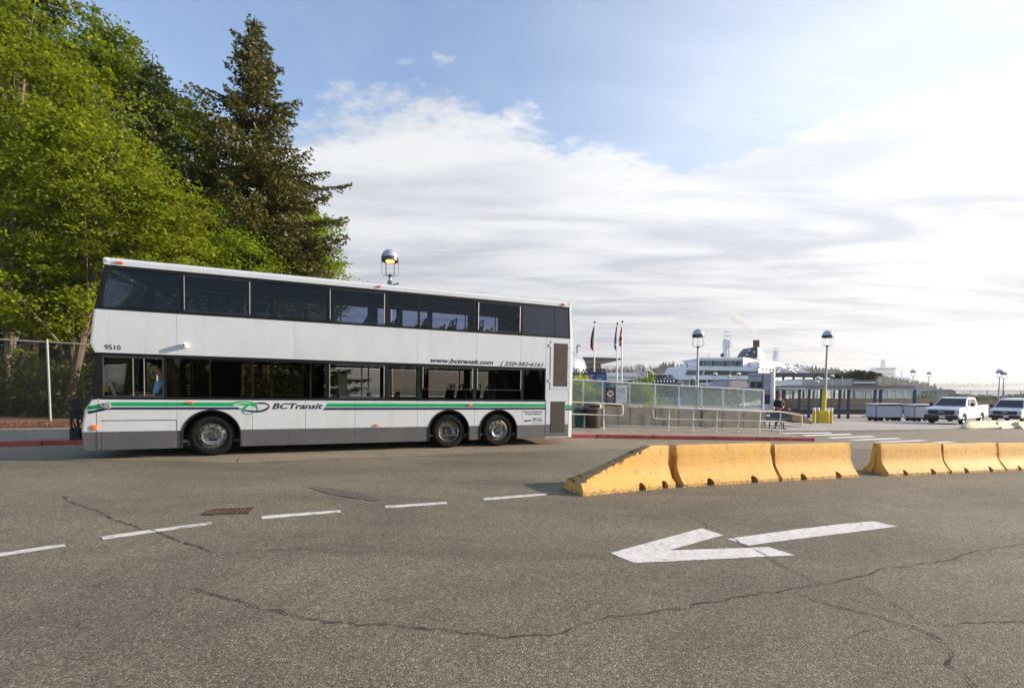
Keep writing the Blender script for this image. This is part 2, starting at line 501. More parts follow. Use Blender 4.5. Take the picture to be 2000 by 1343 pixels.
mat('kerb_red', (.40, .075, .065), .7, var=.15, vscale=5, bump=.2, dirt=(.09, .05, .04), dscale=3.2, dlo=.52, dhi=.68)
mat('pavement_concrete', (.235, .205, .16), .9, var=.12, vscale=1.2, bump=.2, dirt=(.12, .10, .08), dscale=.9)
kerb = tag(bpy.data.objects.new('kerb', None), None, None, kind='structure'); COL.objects.link(kerb)
KP = resample(Kw, 1.8)
for a, b in zip(KP[:-1], KP[1:]):
    d = (b - a); L = d.length
    if L < .05: continue
    d.normalize(); n = Vector((-d.y, d.x, 0))
    a2, b2 = a + d * .008, b - d * .008
    mb = MB(); pr = [(0, -.05), (.012, .11), (.03, .125), (.17, .125), (.17, -.05)]
    for q in (a2, b2): mb.v += [(q.x + n.x * o, q.y + n.y * o, gz(q.x, q.y) + z) for o, z in pr]
    k = len(pr); mb.f = [tuple(range(k)), tuple(range(2 * k - 1, k - 1, -1))] + [(i, (i + 1) % k, (i + 1) % k + k, i + k) for i in range(k)]
    mb.build('kerb_stone', 'kerb_red', parent=kerb)


def offs(pl, o):
    out = []
    for i, p in enumerate(pl):
        d = (pl[min(i + 1, len(pl) - 1)] - pl[max(i - 1, 0)]).normalized(); out.append(p + Vector((-d.y, d.x, 0)) * o)
    return out


KB = offs(Kw, .172)
back = [G(-420, 846, .12), G(-200, 840, .12), G(0, 836, .12), G(190, 833, .12), Vector((-5, 17.2, 0)), Vector((0, 19.3, 0)), Vector((9.9, 19.3, 0)), Vector((10.6, 16.4, 0))]
pave = tag(bpy.data.objects.new('pavement', None), None, None, kind='structure'); COL.objects.link(pave)
BK = resample([Vector((p[0], p[1], 0)) for p in back[:-1]], 1.0)
n_sl = 15
KR = resample(KB, .5)


def along(pl, t):
    seg = [(pl[i + 1] - pl[i]).length for i in range(len(pl) - 1)]; d = t * sum(seg)
    for i, L in enumerate(seg):
        if d <= L or i == len(seg) - 1: return pl[i] + (pl[i + 1] - pl[i]) * min(1, d / L)
        d -= L


bk = [Vector((p[0], p[1], 0)) for p in back[:-1]]
for i in range(n_sl):
    t0, t1 = i / n_sl, (i + 1) / n_sl
    a, b, c, d = along(KB, t0), along(KB, t1), along(bk, t1), along(bk, t0)
    e = (b - a).normalized() * .006; f_ = (c - d).normalized() * .006
    mb = MB(); q = [a + e, b - e, c - f_, d + f_]
    mb.v = [(p.x, p.y, gz(p.x, p.y) + z) for z in (.0, .12) for p in q]
    mb.f = [(0, 3, 2, 1), (4, 5, 6, 7), (0, 1, 5, 4), (1, 2, 6, 5), (2, 3, 7, 6), (3, 0, 4, 7)]
    mb.build('paving_slab', 'pavement_concrete', parent=pave)

mat('mulch', (.20, .085, .045), .95, var=.3, vscale=9, bump=.8, bscale=25, col2=(.075, .04, .025), dirt=(.04, .045, .02), dscale=1.3)
vb = [(p.x, p.y) for p in bk[:6]]
ob = drape('verge', vb + [(2, 60), (-90, 60), (-90, 12)], 'mulch', .135)

# ------------------------------------------------------------------ painted markings
mp_ = mat('road_paint', (.62, .60, .58), .75, var=.08, vscale=8, bump=.15, dirt=(.22, .20, .18), dscale=24., dlo=.55, dhi=.68)
mat('road_paint_dash', (.60, .58, .53), .75, var=.1, vscale=8, dirt=(.17, .155, .14), dscale=9., dlo=.5, dhi=.68)
mk = tag(bpy.data.objects.new('lane_markings', None), None, None, kind='structure'); COL.objects.link(mk)


def paint(name, px, m, dz=.004, parent=None):
    p = [G(*q) for q in px]; mb = MB()
    # worn edge: subdivide and jitter the outline a few millimetres
    out = []
    for a, b in zip(p, p[1:] + p[:1]):
        k = max(1, int((b - a).length / .12))
        for i in range(k):
            q = a + (b - a) * (i / k); out.append((q.x + random.uniform(-.004, .004), q.y + random.uniform(-.006, .006)))
    return drape(name, out, m, dz, kind='structure' if parent is None else None, parent=parent)


for d in ([(-160, 1103), (126, 1061.7), (127.6, 1067), (-160, 1111)], [(198, 1047.5), (413.6, 1019), (413.6, 1024), (201, 1054)],
          [(509, 1007.8), (665.6, 996), (667.7, 1000.4), (512.6, 1013.8)], [(751.4, 987.6), (871.8, 980), (873.4, 983.8), (754.6, 992.6)],
          [(943.9, 972.6), (1067, 963), (1068.7, 966.7), (947, 977.2)]):
    paint('lane_dash', d, 'road_paint_dash', parent=mk)
ar = tag(bpy.data.objects.new('road_arrow', None), None, None, kind='structure'); COL.objects.link(ar)
paint('arrow_head', [(1191.6, 1080), (1370, 1031.7), (1411.5, 1045), (1306.7, 1075), (1501.7, 1068.4), (1552.5, 1084.4), (1240, 1099.8)], 'road_paint', parent=ar)
paint('arrow_shaft', [(1419.5, 1052.6), (1560, 1033), (1640, 1024), (1706, 1017.8), (1753, 1028), (1670, 1039), (1560, 1052), (1464, 1065.4)], 'road_paint', parent=ar)
zb = tag(bpy.data.objects.new('crosswalk', None), None, None, kind='structure'); COL.objects.link(zb)
for q in ([(100, 822), (480, 817), (505, 826), (90, 832)], [(250, 838), (640, 827), (660, 838), (300, 849)], [(450, 859), (800, 844), (850, 855), (500, 868)],
          [(625, 877), (1000, 861), (1050, 872), (680, 883)], [(820, 892), (1190, 876), (1260, 885), (900, 899)], [(1060, 905), (1400, 889), (1490, 899), (1150, 915)]):
    paint('crosswalk_bar', [(1500 + x / 4, 640 + y / 4) for x, y in q], 'road_paint', dz=.012, parent=zb)

# cracks: thin irregular open joints
mat('crack_dark', (.012, .010, .009), .95, var=.2)
mat('crack_sealed', (.15, .13, .11), .9, var=.2)
ck = tag(bpy.data.objects.new('asphalt_cracks', None), None, None, kind='structure'); COL.objects.link(ck)


def crack(px, w=.007, m='crack_dark', dz=.0075, rough=.05):
    p = [G(*q) for q in px]; pts = []
    for a, b in zip(p[:-1], p[1:]):
        L = (b - a).length; k = max(2, int(L / .05)); n = Vector((-(b - a).y, (b - a).x, 0)).normalized()
        r = 0.
        for i in range(k):
            r = r * .7 + random.uniform(-1, 1) * rough * .42
            fade = min(i, k - i) / k * 2
            q = a + (b - a) * (i / k) + n * r * min(1, fade * 2); pts.append(q)
    pts.append(p[-1]); mb = MB(); n_ = len(pts)
    for i, q in enumerate(pts):
        d = (pts[min(i + 9, n_ - 1)] - pts[max(i - 9, 0)]); d.z = 0
        if d.length < 1e-5: d = Vector((1, 0, 0))
        n = Vector((-d.y, d.x, 0)).normalized(); e = min(1, (i + 1) / 6, (n_ - i) / 6)
        ww = w * random.uniform(.15, .95) * e
        for s_ in (-1, 1): c = q + n * ww * s_; mb.v.append((c.x, c.y, gz(c.x, c.y) + dz))
    mb.f = [(2 * i, 2 * i + 1, 2 * i + 3, 2 * i + 2) for i in range(n_ - 1)]
    return mb.build('crack', m, parent=ck)


c2 = [(340, 1143), (440, 1168), (500, 1185), (560, 1200), (640, 1216), (700, 1222), (780, 1223), (860, 1228), (940, 1238), (1075, 1242), (1130, 1225), (1180, 1210), (1240, 1200), (1330, 1190), (1355, 1180), (1430, 1167), (1480, 1162), (1550, 1150), (1640, 1135), (1700, 1122), (1730, 1108), (1760, 1108), (1850, 1095), (1900, 1078), (2000, 1062), (2200, 1040)]
crack([(118, 967), (165, 990), (215, 1012), (262, 1027), (300, 1036), (350, 1058), (395, 1070), (424, 1085)], .010)
crack(c2, .0065)
crack([(1730, 1108), (1722, 1120), (1700, 1122)], .004)
crack([(1340, 1003), (1380, 1025), (1430, 1050), (1470, 1072), (1510, 1095), (1560, 1120), (1605, 1140)], .008)
crack([(1550, 1150), (1600, 1175), (1660, 1190), (1720, 1205), (1780, 1222), (1830, 1245), (1860, 1275), (1852, 1300), (1895, 1330), (1915, 1365)], .008)
crack([(1660, 1130), (1700, 1155), (1750, 1180), (1790, 1215), (1840, 1222), (1900, 1216), (2000, 1215), (2100, 1220)], .0055)
crack([(430, 1083), (520, 1075), (580, 1070), (640, 1080), (740, 1078)], .005)
crack([(60, 1165), (150, 1150), (230, 1138), (330, 1112)], .004)
crack([(700, 950), (760, 942), (850, 940), (950, 946), (1010, 944)], .006)
crack([(1780, 1222), (1700, 1232), (1650, 1260)], .003)
crack([(1500, 1247), (1540, 1249)], .004)
crack([(466, 905), (467, 893)], .01); crack([(466, 905), (620, 897), (800, 889), (1000, 880), (1200, 873)], .006)
# sunken utility trench
drape('road_patch', [G(603, 952)[:2], G(622, 949)[:2], G(665, 956)[:2], G(715, 966)[:2], G(745, 975)[:2], G(735, 979)[:2], G(690, 973)[:2], G(640, 964)[:2]], 'dark_patch', .006)

# drain grate let into the road
o = G(448, 998)
dg_ = thing('drain_grate', 'rusty square drain grate set in the asphalt left of the bus lane dashes', 'drain grate', (o.x, o.y, o.z))
mat('cast_iron', (.13, .085, .055), .7, .4, var=.3, vscale=30)
A = [G(399, 1006), G(484, 1002.5), G(498, 991), G(415, 996)]
ex = (A[1] - A[0]); ey = (A[3] - A[0])


def gp(a, b, z): q = A[0] + ex * a + ey * b; return (q.x, q.y, gz(q.x, q.y) + z)


mb = MB(); mb.add([gp(0, 0, .005), gp(1, 0, .005), gp(1, 1, .005), gp(0, 1, .005)], [(0, 1, 2, 3)]); mb.build('pit', 'black_paint', parent=dg_)
mb = MB()
for a0, a1, b0, b1 in ((-.03, 0.04, -.03, 1.03), (.96, 1.03, -.03, 1.03), (0.04, .96, -.03, .05), (0.04, .96, .95, 1.03)):
    mb.prism([gp(a0, b0, .0), gp(a1, b0, .0), gp(a1, b1, .0), gp(a0, b1, .0)], (0, 0, .018))
mb.build('frame', 'cast_iron', parent=dg_)
for i in range(9):
    a = .08 + i * .1; mb = MB(); mb.prism([gp(a, .05, .007), gp(a + .045, .05, .007), gp(a + .045, .95, .007), gp(a, .95, .007)], (0, 0, .008)); mb.build('bar', 'cast_iron', parent=dg_)
# grit, small stones on the road
mat('grit', (.42, .37, .30), .9, var=.3)
mb = MB()
for _ in range(420):
    a = random.random()
    if a < .6: q = G(random.uniform(1120, 1990), random.uniform(905, 990))
    else: q = G(random.uniform(0, 2000), random.uniform(960, 1300))
    s_ = random.uniform(.004, .012) * (q.y / 6 + .3)
    r_ = random.uniform(0, 6.28)
    vv = [(q.x + cos(r_ + k * 2.1) * s_, q.y + sin(r_ + k * 2.1) * s_ * .7, gz(q.x, q.y) + .004) for k in range(3)]
    mb.add(vv + [(q.x, q.y, gz(q.x, q.y) + s_ * .8)], [(0, 1, 3), (1, 2, 3), (2, 0, 3)])
mb.build('grit', 'grit', kind='stuff')['label'] = 'pale grit scattered on the asphalt'


# ------------------------------------------------------------------ far shore
mat('far_wood', (.045, .06, .035), .95, var=.4, vscale=.05)
def ridge(name, prof, Y, depth, n, hmin, hmax, m='far_wood', kind='stuff', label=None):
    """headland given by its skyline, covered with small conical trees"""
    mb = MB(); V = [P(x, y, Y) for x, y in prof]
    for i in range(len(V) - 1):
        a, b = V[i], V[i + 1]
        mb.add([(a.x, Y - depth, -7), (b.x, Y - depth, -7), (b.x, Y, b.z - hmin * .8), (a.x, Y, a.z - hmin * .8), (b.x, Y + depth, -7), (a.x, Y + depth, -7)], [(0, 1, 2, 3), (3, 2, 4, 5)])
    tot = V[-1].x - V[0].x
    for _ in range(n):
        x = V[0].x + random.random() * tot
        for i in range(len(V) - 1):
            if V[i].x <= x <= V[i + 1].x: f = (x - V[i].x) / max(1e-6, V[i + 1].x - V[i].x); zt = V[i].z * (1 - f) + V[i + 1].z * f; break
        dp = random.random(); h = random.uniform(hmin, hmax); y = Y - depth * dp; z = (zt - hmin * .8) * (1 - dp) + (-7) * dp
        r = h * random.uniform(.2, .38); ph = random.random() * 6
        vv = [(x + r * cos(ph + k * 1.26), y + r * sin(ph + k * 1.26), z - 1) for k in range(5)] + [(x + r * .6 * cos(ph + .6 + k * 1.26), y + r * .6 * sin(ph + .6 + k * 1.26), z + h * .5) for k in range(5)]
        mb.add(vv + [(x, y, z + h)], [(k, (k + 1) % 5, 5 + k) for k in range(5)] + [((k + 1) % 5, 5 + (k + 1) % 5, 5 + k) for k in range(5)] + [(5 + k, 5 + (k + 1) % 5, 10) for k in range(5)])
    o = mb.build(name, m, kind=kind)
    if label: o['label'] = label
    return o


ridge('wooded_headland', [(1080, 722), (1180, 720), (1262, 722), (1285, 716), (1310, 713), (1345, 714), (1400, 713), (1480, 715), (1560, 717), (1600, 720), (1650, 725), (1700, 734), (1740, 745)], 900, 110, 2600, 6, 15, label='dark wooded headland beyond the ferries')
# unseen wood added behind the camera to darken the bus and its window reflections
mb = MB()
for _ in range(420):
    x = random.uniform(-70, 60); y = -24 - 26 * random.random(); h = random.uniform(4, 6.8); r = h * random.uniform(.16, .28); z0 = gz(x, y); ph = random.random() * 6
    for k in range(4):
        zb = z0 + h * (.06 + .22 * k); rr_ = r * (1 - .22 * k); n_ = 9
        vv = [(x + rr_ * (1 + .35 * (j % 2)) * cos(ph + j * .698), y + rr_ * (1 + .35 * (j % 2)) * sin(ph + j * .698), zb + random.uniform(-.3, .3)) for j in range(n_)]
        mb.add(vv + [(x, y, zb + h * .34)], [(j, (j + 1) % n_, n_) for j in range(n_)])
mb.build('unseen_wood', mat('unseen_wood', (.04, .05, .02), .95, var=.4, vscale=.6), kind='stuff')['label'] = 'dark unseen wood added behind the camera, mirrored in the bus windows'
ridge('distant_island', [(1780, 750), (1850, 747), (1920, 748), (2000, 746), (2150, 748), (2400, 751)], 3300, 200, 500, 10, 20, label='faint low wooded island on the horizon')

# ------------------------------------------------------------------ people
def figure(name, verts, edges, m, parent, root=0, sub=2):
    """one continuous skinned surface: verts [(x,y,z,rx,ry)], edges [(i,j)]"""
    me = bpy.data.meshes.new(name); bm = bmesh.new(); sk = bm.verts.layers.skin.verify()
    bv = []
    for i, v in enumerate(verts):
        q = bm.verts.new(v[:3]); q[sk].radius = (v[3], v[4] if len(v) > 4 else v[3]); q[sk].use_root = (i == root); bv.append(q)
    for a, b in edges: bm.edges.new((bv[a], bv[b]))
    bm.to_mesh(me); bm.free()
    ob = bpy.data.objects.new(name, me); COL.objects.link(ob); ob.parent = parent
    k = ob.modifiers.new('skin', 'SKIN'); k.use_smooth_shade = True
    s = ob.modifiers.new('sub', 'SUBSURF'); s.levels = sub; s.render_levels = sub
    me.materials.append(MATS[m] if isinstance(m, str) else m)
    return ob


def head_and_hair(parent, c, r, face, hair='hair_dark', cap=None):
    """face: unit vector the face looks along (horizontal). features sit on the skull of radius r"""
    f = Vector(face).normalized(); s = Vector((-f.y, f.x, 0)); c = Vector(c)
    mb = MB()
    for sgn in (-1, 1):
        e = c + f * r * .90 + s * sgn * r * .33 + Vector((0, 0, r * .05)); mb.lathe([(0, -.010), (.009, -.005), (.012, 0), (.009, .005), (0, .010)], e, n=8)
    mb.build('eyes', 'black_paint', parent, smooth=True)
    mb = MB(); nb = c + f * r * .92
    mb.add([nb + Vector((0, 0, r * .08)), nb + f * .022 - Vector((0, 0, r * .22)), nb + s * .014 - Vector((0, 0, r * .28)), nb - s * .014 - Vector((0, 0, r * .28))], [(0, 1, 2), (0, 3, 1), (1, 3, 2)])
    for sgn in (-1, 1):
        e = c + s * sgn * r * .93 - Vector((0, 0, r * .1)); mb.lathe([(0, -.03), (.012, -.02), (.016, 0), (.014, .02), (0, .03)], e, n=8)
    mb.tube([c + f * r * .88 - s * .022 - Vector((0, 0, r * .52)), c + f * r * .93 - Vector((0, 0, r * .54)), c + f * r * .88 + s * .022 - Vector((0, 0, r * .52))], .006, 6)
    mb.build('face', 'skin', parent, smooth=True)
    mb = MB(); n = 14; rows = [(1.06, 0.10), (1.07, .35), (.98, .62), (.70, .92), (.35, 1.08), (0.02, 1.13)]
    for R_, h in rows:
        for k in range(n):
            a = 2 * pi * k / n; d = f * cos(a) + s * sin(a); z = h
            if cos(a) < .2 and h < .2: z = -.45
            mb.v.append(tuple(c + d * r * R_ * (1 if cos(a) < .3 else .96) + Vector((0, 0, z * r))))
    for i in range(len(rows) - 1):
        for k in range(n): mb.f.append((i * n + k, i * n + (k + 1) % n, (i + 1) * n + (k + 1) % n, (i + 1) * n + k))
    if cap:
        mb.add([c + f * r * .9 + s * .07 + Vector((0, 0, r * .28)), c + f * r * 1.7 + s * .05 + Vector((0, 0, r * .2)), c + f * r * 1.7 - s * .05 + Vector((0, 0, r * .2)), c + f * r * .9 - s * .07 + Vector((0, 0, r * .28))], [(0, 1, 2, 3)])
    mb.build('cap' if cap else 'hair', cap or hair, parent, smooth=True)


mat('hair_dark', (.03, .02, .015), .7)
mat('shirt_blue', (.20, .36, .52), .8, var=.1)
mat('vest_dark', (.035, .02, .035), .8)
mat('trousers_dark', (.02, .02, .025), .85)
mat('jacket_black', (.012, .012, .014), .8)
mat('cap_red', (.42, .04, .05), .7)


def hand(parent, wrist, d, side, m='skin'):
    """palm with five bent fingers: d points from wrist to knuckles, side towards the thumb"""
    d = Vector(d).normalized(); sd_ = Vector(side).normalized(); dn = d.cross(sd_)
    if dn.z > 0: dn = -dn
    w = Vector(wrist); V = [(*w, .022, .016), (*(w + d * .045), .034, .014)]; E = [(0, 1)]
    for k, (o, L) in enumerate(((.028, .062), (.010, .072), (-.010, .068), (-.027, .052))):
        b = w + d * .075 + sd_ * o; i = len(V)
        V += [(*b, .010), (*(b + d * L * .45 + dn * .006), .009), (*(b + d * L * .75 + dn * L * .40), .008)]
        E += [(1, i), (i, i + 1), (i + 1, i + 2)]
    b = w + d * .03 + sd_ * .04; i = len(V)
    V += [(*b, .011), (*(b + d * .035 + sd_ * .008 + dn * .02), .009)]; E += [(0, i), (i, i + 1)]
    return V, E


# ------------------------------------------------------------------ bus
BO = Vector((-6.3907, 9.7596, .1150)); BU = Vector((.92705, .37455, -.01669)); BZ = Vector((.01547, .00625, .99986))
BU.normalize(); BY = BZ.cross(BU).normalized(); BZ = BU.cross(BY).normalized()
bus = thing('double_decker_bus', 'white double decker transit bus with green stripe and number 9510', 'bus', worldbuilt=False)
bus.matrix_world = Matrix(((BU.x, BY.x, BZ.x, BO.x), (BU.y, BY.y, BZ.y, BO.y), (BU.z, BY.z, BZ.z, BO.z), (0, 0, 0, 1)))
BW = 2.35
mat('bus_white', (.50, .53, .565), .28, var=.03, vscale=1.2, coat=.5, dirt=(.40, .41, .41), dscale=5, streaks=.85, dlo=.52, dhi=.9, bump=.04, bscale=1.5)
mat('bus_skirt', (.085, .085, .09), .5, var=.08, vscale=2, dirt=(.22, .21, .20), dscale=6, dlo=.66, dhi=.75)
mat('stripe_green', (.0, .30, .085), .35, var=.04)
mat('stripe_navy', (.012, .018, .06), .35, var=.05)
mat('letter_black', (.012, .013, .03), .4)
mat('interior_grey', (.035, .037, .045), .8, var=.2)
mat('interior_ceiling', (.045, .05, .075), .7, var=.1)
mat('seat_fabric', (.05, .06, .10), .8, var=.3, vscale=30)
mat('grab_blue', (.02, .03, .07), .5)
mat('grab_yellow', (.65, .42, .04), .4)
mat('alu_frame', (.45, .46, .47), .35, .7, var=.1)
mat('logo_blue', (.02, .07, .22), .35)
glassmat('glass_upper', (.66, .69, .77), .02)
glassmat('glass_lower', (.66, .63, .58), .028)
glassmat('glass_clear', (.86, .86, .84), .03)
mat('tyre', (.011, .011, .011), .85, var=.3, vscale=15, spec=.15, dirt=(.03, .026, .023), dscale=6)
mat('rim_steel', (.50, .48, .44), .3, .85, var=.3, vscale=20, dirt=(.08, .06, .05), dscale=14, dlo=.5, dhi=.7)
mat('grille_mesh', (.025, .021, .018), .7, var=.2, vscale=60)

PROF = [(.2, -2.10), (.27, -2.14), (.59, -2.16), (1.0, -2.11), (1.2, -1.99), (2.1, -1.93), (2.2, -1.97), (2.3, -2.01), (2.96, -1.94), (3.84, -1.765), (3.97, -1.76)]


def px_front(z):
    for (a, xa), (b, xb) in zip(PROF[:-1], PROF[1:]):
        if a <= z <= b: return xa + (xb - xa) * (z - a) / (b - a)
    return PROF[-1][1]


def rear_x(z):  # back end leans forward a little at the top
    return 8.70 if z < 2.9 else 8.70 - (z - 2.9) * .09


ARCH = [(0., .45, .535), (5.16, .45, .525), (6.50, .45, .525)]


def panel_outline(x0, x1, z0, z1, arches=True, front=False, rear=False):
    pts = []; x = x0
    A_ = []
    if arches:
        for cx, cz, r in ARCH:
            if z0 >= cz - .01:
                hw = sqrt(max(0, r * r - (z0 - cz) ** 2))
            else: hw = r
            if cx - hw < x1 and cx + hw > x0 and hw > 0: A_.append((cx, cz, r, hw))
    pts.append((x0, z0)) if not any(c - h < x0 for c, _, _, h in A_) else None
    for cx, cz, r, hw in A_:
        n = 28
        a0 = math.acos(max(-1, min(1, -hw / r))); a1 = pi - a0
        for i in range(n + 1):
            a = a0 + (a1 - a0) * i / n
            xx, zz = cx + r * cos(a), cz + r * sin(a)
            if x0 - 1e-6 <= xx <= x1 + 1e-6 and zz <= z1: pts.append((xx, max(zz, z0)))
    if not any(c + h > x1 for c, _, _, h in A_): pts.append((x1, z0))
    if rear:
        pts += [(rear_x(z), z) for z in np.linspace(z0, z1, 5)[1:]]
    else: pts.append((x1, z1))
    if front:
        zs = [z for z, _ in PROF if z0 < z < z1]
        pts.append((px_front(z1), z1)); pts += [(px_front(z), z) for z in reversed(zs)]
        pts[0] = (px_front(z0), z0)
    else: pts.append((x0, z1))
    return pts


def both_sides(name, pts, m, y0=0., y1=.04, far=True, bevel=0., mirror_m=None):
    o = MB().xz(pts, y0, y1).build(name, m, bus, bevel=bevel)
    if far: MB().xz(pts, BW - y1, BW - y0).build(name, mirror_m or m, bus)
    return o


g_ = .0035
seams_low = [-2.2, -.61, .76, 1.82, 2.89, 4.35, 5.83, 7.19, 7.86]
for a, b in zip(seams_low[:-1], seams_low[1:]):
    both_sides('side_panel', panel_outline(a + g_, b - g_, .563, 1.20, front=a < -2), 'bus_white')
# grey skirt pieces between the wheel arches
for a, b in ((-2.2, -1.87), (-1.862, -.618), (-.61, -.535), (.535, 1.478), (1.484, 2.886), (2.892, 4.63), (5.69, 5.97), (7.03, 7.86)):
    both_sides('skirt_panel', panel_outline(a, b, .20, .557, arches=False, front=a < -2), 'bus_skirt', y0=.004, y1=.04)
seams_mid = [-2.05, -.6, 1.6, 4.345, 5.86, 7.1, 7.86]
for a, b in zip(seams_mid[:-1], seams_mid[1:]):
    both_sides('upper_side_panel', panel_outline(a + g_ * .6, b - g_ * .6, 2.125, 2.965, arches=False, front=a < -2), 'bus_white')
both_sides('rear_quarter_panel', panel_outline(7.866, 8.60, .20, 2.965, arches=False), 'bus_white')
both_sides('rear_corner_post', [(8.605, .2)] + [(rear_x(z), z) for z in (.2, 1., 2., 2.9, 3.4, 3.9)] + [(8.66, 3.97), (8.57, 3.97), (8.56, 3.85), (8.605, 2.97)], 'white_paint', y0=-.006, y1=.05)
# roof
mb = MB(); pr = [(.0, 3.845), (.0, 3.93), (.05, 3.99), (.25, 4.02), (BW / 2, 4.035), (BW - .25, 4.02), (BW - .05, 3.99), (BW, 3.93), (BW, 3.845), (BW - .06, 3.86), (BW - .1, 3.92), (.1, 3.92), (.06, 3.86)]
mb.yz(pr, -1.775, 8.58); mb.build('roof', 'bus_white', bus, smooth=True)
MB().box(-1.7, 8.5, .1, BW - .1, 3.862, 3.90).build('ceiling', 'interior_ceiling', bus)
MB().box(-.72, -.5, .35, .7, 4.02, 4.06).build('roof_vent', 'bus_white', bus, bevel=.01)

# window bands
UP = [(-1.83, -.545, 0), (-.48, .74, 1), (.80, 2.23, 0), (2.32, 3.56, 1), (3.67, 4.345, 0), (4.395, 5.77, 0), (5.88, 7.08, 1), (7.16, 8.1, 2), (8.11, 8.56, 2)]
LO = [(-.79, .755, 0), (.78, 2.24, 0), (2.31, 3.56, 1), (3.66, 4.35, 0), (4.46, 5.78, 3), (5.87, 7.13, 3), (7.20, 7.83, 0)]


def surround(x0, x1, z0, z1, holes, name, front=False, far=False, m='black_trim'):
    """black band with real openings: strips above and below, pillars between"""
    hz0, hz1 = z0 + .05, z1 - .06
    mb = MB(); y0, y1 = (.005, .045) if not far else (BW - .045, BW - .005)
    fx0, fx1 = (px_front(z0), px_front(z1)) if front else (x0, x0)
    mb.xz([(fx0 if front else x0, z0), (x1, z0), (x1, hz0), (px_front(hz0) if front else x0, hz0)], y0, y1)
    mb.xz([(px_front(hz1) if front else x0, hz1), (x1, hz1), (x1, z1), (fx1, z1)], y0, y1)
    c = None
    for h in holes:
        if c is None:
            mb.xz([(px_front(hz0) if front else x0, hz0), (h[0], hz0), (h[0] + (.1 if front and not far and z0 > 2.5 else 0), hz1), (px_front(hz1) if front else x0, hz1)], y0, y1)
        else: mb.box(c, h[0], y0, y1, hz0, hz1)
        c = h[1]
    if c < x1: mb.box(c, x1, y0, y1, hz0, hz1)
    return mb.build(name, m, bus)


surround(-1.94, 8.6, 2.97, 3.84, UP, 'window_surround', True)
surround(-1.94, 8.6, 2.97, 3.84, [(-1.6, -.5, 0), (-.4, .8, 0), (.95, 2.25, 0), (2.45, 3.35, 0), (3.62, 4.15, 0), (4.32, 5.05, 0), (5.2, 6.3, 0), (6.62, 7.3, 0)], 'window_surround', True, far=True)
surround(-1.94, 7.86, 1.205, 2.12, [(-1.83, -.84, 0)] + LO, 'window_surround', True)
surround(-1.94, 7.86, 1.205, 2.12, [(-1.8, -.85, 0), (.2, 1.7, 0), (2.2, 3.7, 0), (3.9, 4.9, 0), (5.1, 6.2, 0), (6.4, 7.0, 0)], 'window_surround', True, far=True)
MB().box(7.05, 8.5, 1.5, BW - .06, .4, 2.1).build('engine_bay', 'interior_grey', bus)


def window(x0, x1, z0, z1, glass, framed, y=.012, side=1, slider=False):
    mb = MB(); t_ = .022 if framed else .007
    if y > 1: fy0, fy1 = y - .004, y + .012
    else: fy0, fy1 = (-.006 if framed else .002), .03
    mb.box(x0, x1, fy0, fy1, z1 - t_ * .6, z1); mb.box(x0, x1, fy0, fy1, z0, z0 + t_ * .6)
    mb.box(x0, x0 + t_ * .5, fy0, fy1, z0 + t_ * .6, z1 - t_ * .6); mb.box(x1 - t_ * .5, x1, fy0, fy1, z0 + t_ * .6, z1 - t_ * .6)
    w = mb.build('window', 'steel_dark' if framed else 'black_trim', bus)
    MB().box(x0 + .004, x1 - .004, y, y + .006, z0 + .004, z1 - .004).build('pane', glass, w)
    if framed:
        for xx in (x0 + .012, x1 - .024):
            MB().box(xx, xx + .014, fy0 - .012, fy0, z0 + .03, z1 - .02).build('edge_bar', 'alu_frame', w, bevel=.003)
    return w


for x0, x1, k in UP:
    if k == 2:
        w = MB().box(x0, x1, .008, .03, 3.0, 3.8).build('blanked_window', mat('blank_panel', (.018, .026, .048), .4, var=.1, spec=.3), bus)
    else: window(x0, x1, 3.03, 3.77, 'glass_upper', k == 1)
for x0, x1 in ((-1.6, -.5), (-.4, .8), (.95, 2.25), (2.45, 3.35), (3.62, 4.15), (4.32, 5.05), (5.2, 6.3), (6.62, 7.3)):
    window(x0, x1, 3.03, 3.77, 'glass_upper', False, y=BW - .03)
for x0, x1, k in LO:
    if k == 3:
        window(x0, x1, 1.50, 2.06, 'glass_lower', True)
        MB().box(x0, x1, .012, .018, 1.25, 1.49).build('lower_pane', 'glass_lower', bus)
    else: window(x0, x1, 1.255, 2.06, 'glass_clear' if k == 1 else 'glass_lower', k == 1)
for x0, x1 in ((.2, 1.7), (2.2, 3.7), (3.9, 4.9), (5.1, 6.2), (6.4, 7.0)):
    window(x0, x1, 1.30, 2.04, 'glass_lower', False, y=BW - .03)
# driver's sliding window: two fixed panes, the last part slid open
w = MB().box(-1.83, -.84, .0, .03, 2.035, 2.06)
w.box(-1.83, -.84, .0, .03, 1.25, 1.275); w.box(-1.83, -1.815, .0, .03, 1.275, 2.035); w.box(-.855, -.84, .0, .03, 1.275, 2.035)
w = w.build('driver_window', 'steel_dark', bus)
MB().box(-1.81, -1.33, .012, .017, 1.275, 2.035).build('pane', 'glass_clear', w)
MB().box(-1.38, -1.16, .02, .025, 1.275, 2.035).build('pane', 'glass_clear', w)
for xx in (-1.345, -1.165): MB().box(xx, xx + .009, -.004, .03, 1.275, 2.035).build('sash_bar', 'alu_frame', w)
# doors on the far side
dr = MB().box(-1.83, -1.79, BW - .04, BW + .005, .35, 2.05).box(-.9, -.86, BW - .04, BW + .005, .35, 2.05).box(-1.36, -1.32, BW - .04, BW + .005, .35, 2.05).build('door', 'black_trim', bus)
MB().box(-1.79, -1.36, BW - .025, BW - .015, .35, 2.05).build('pane', 'glass_clear', dr)

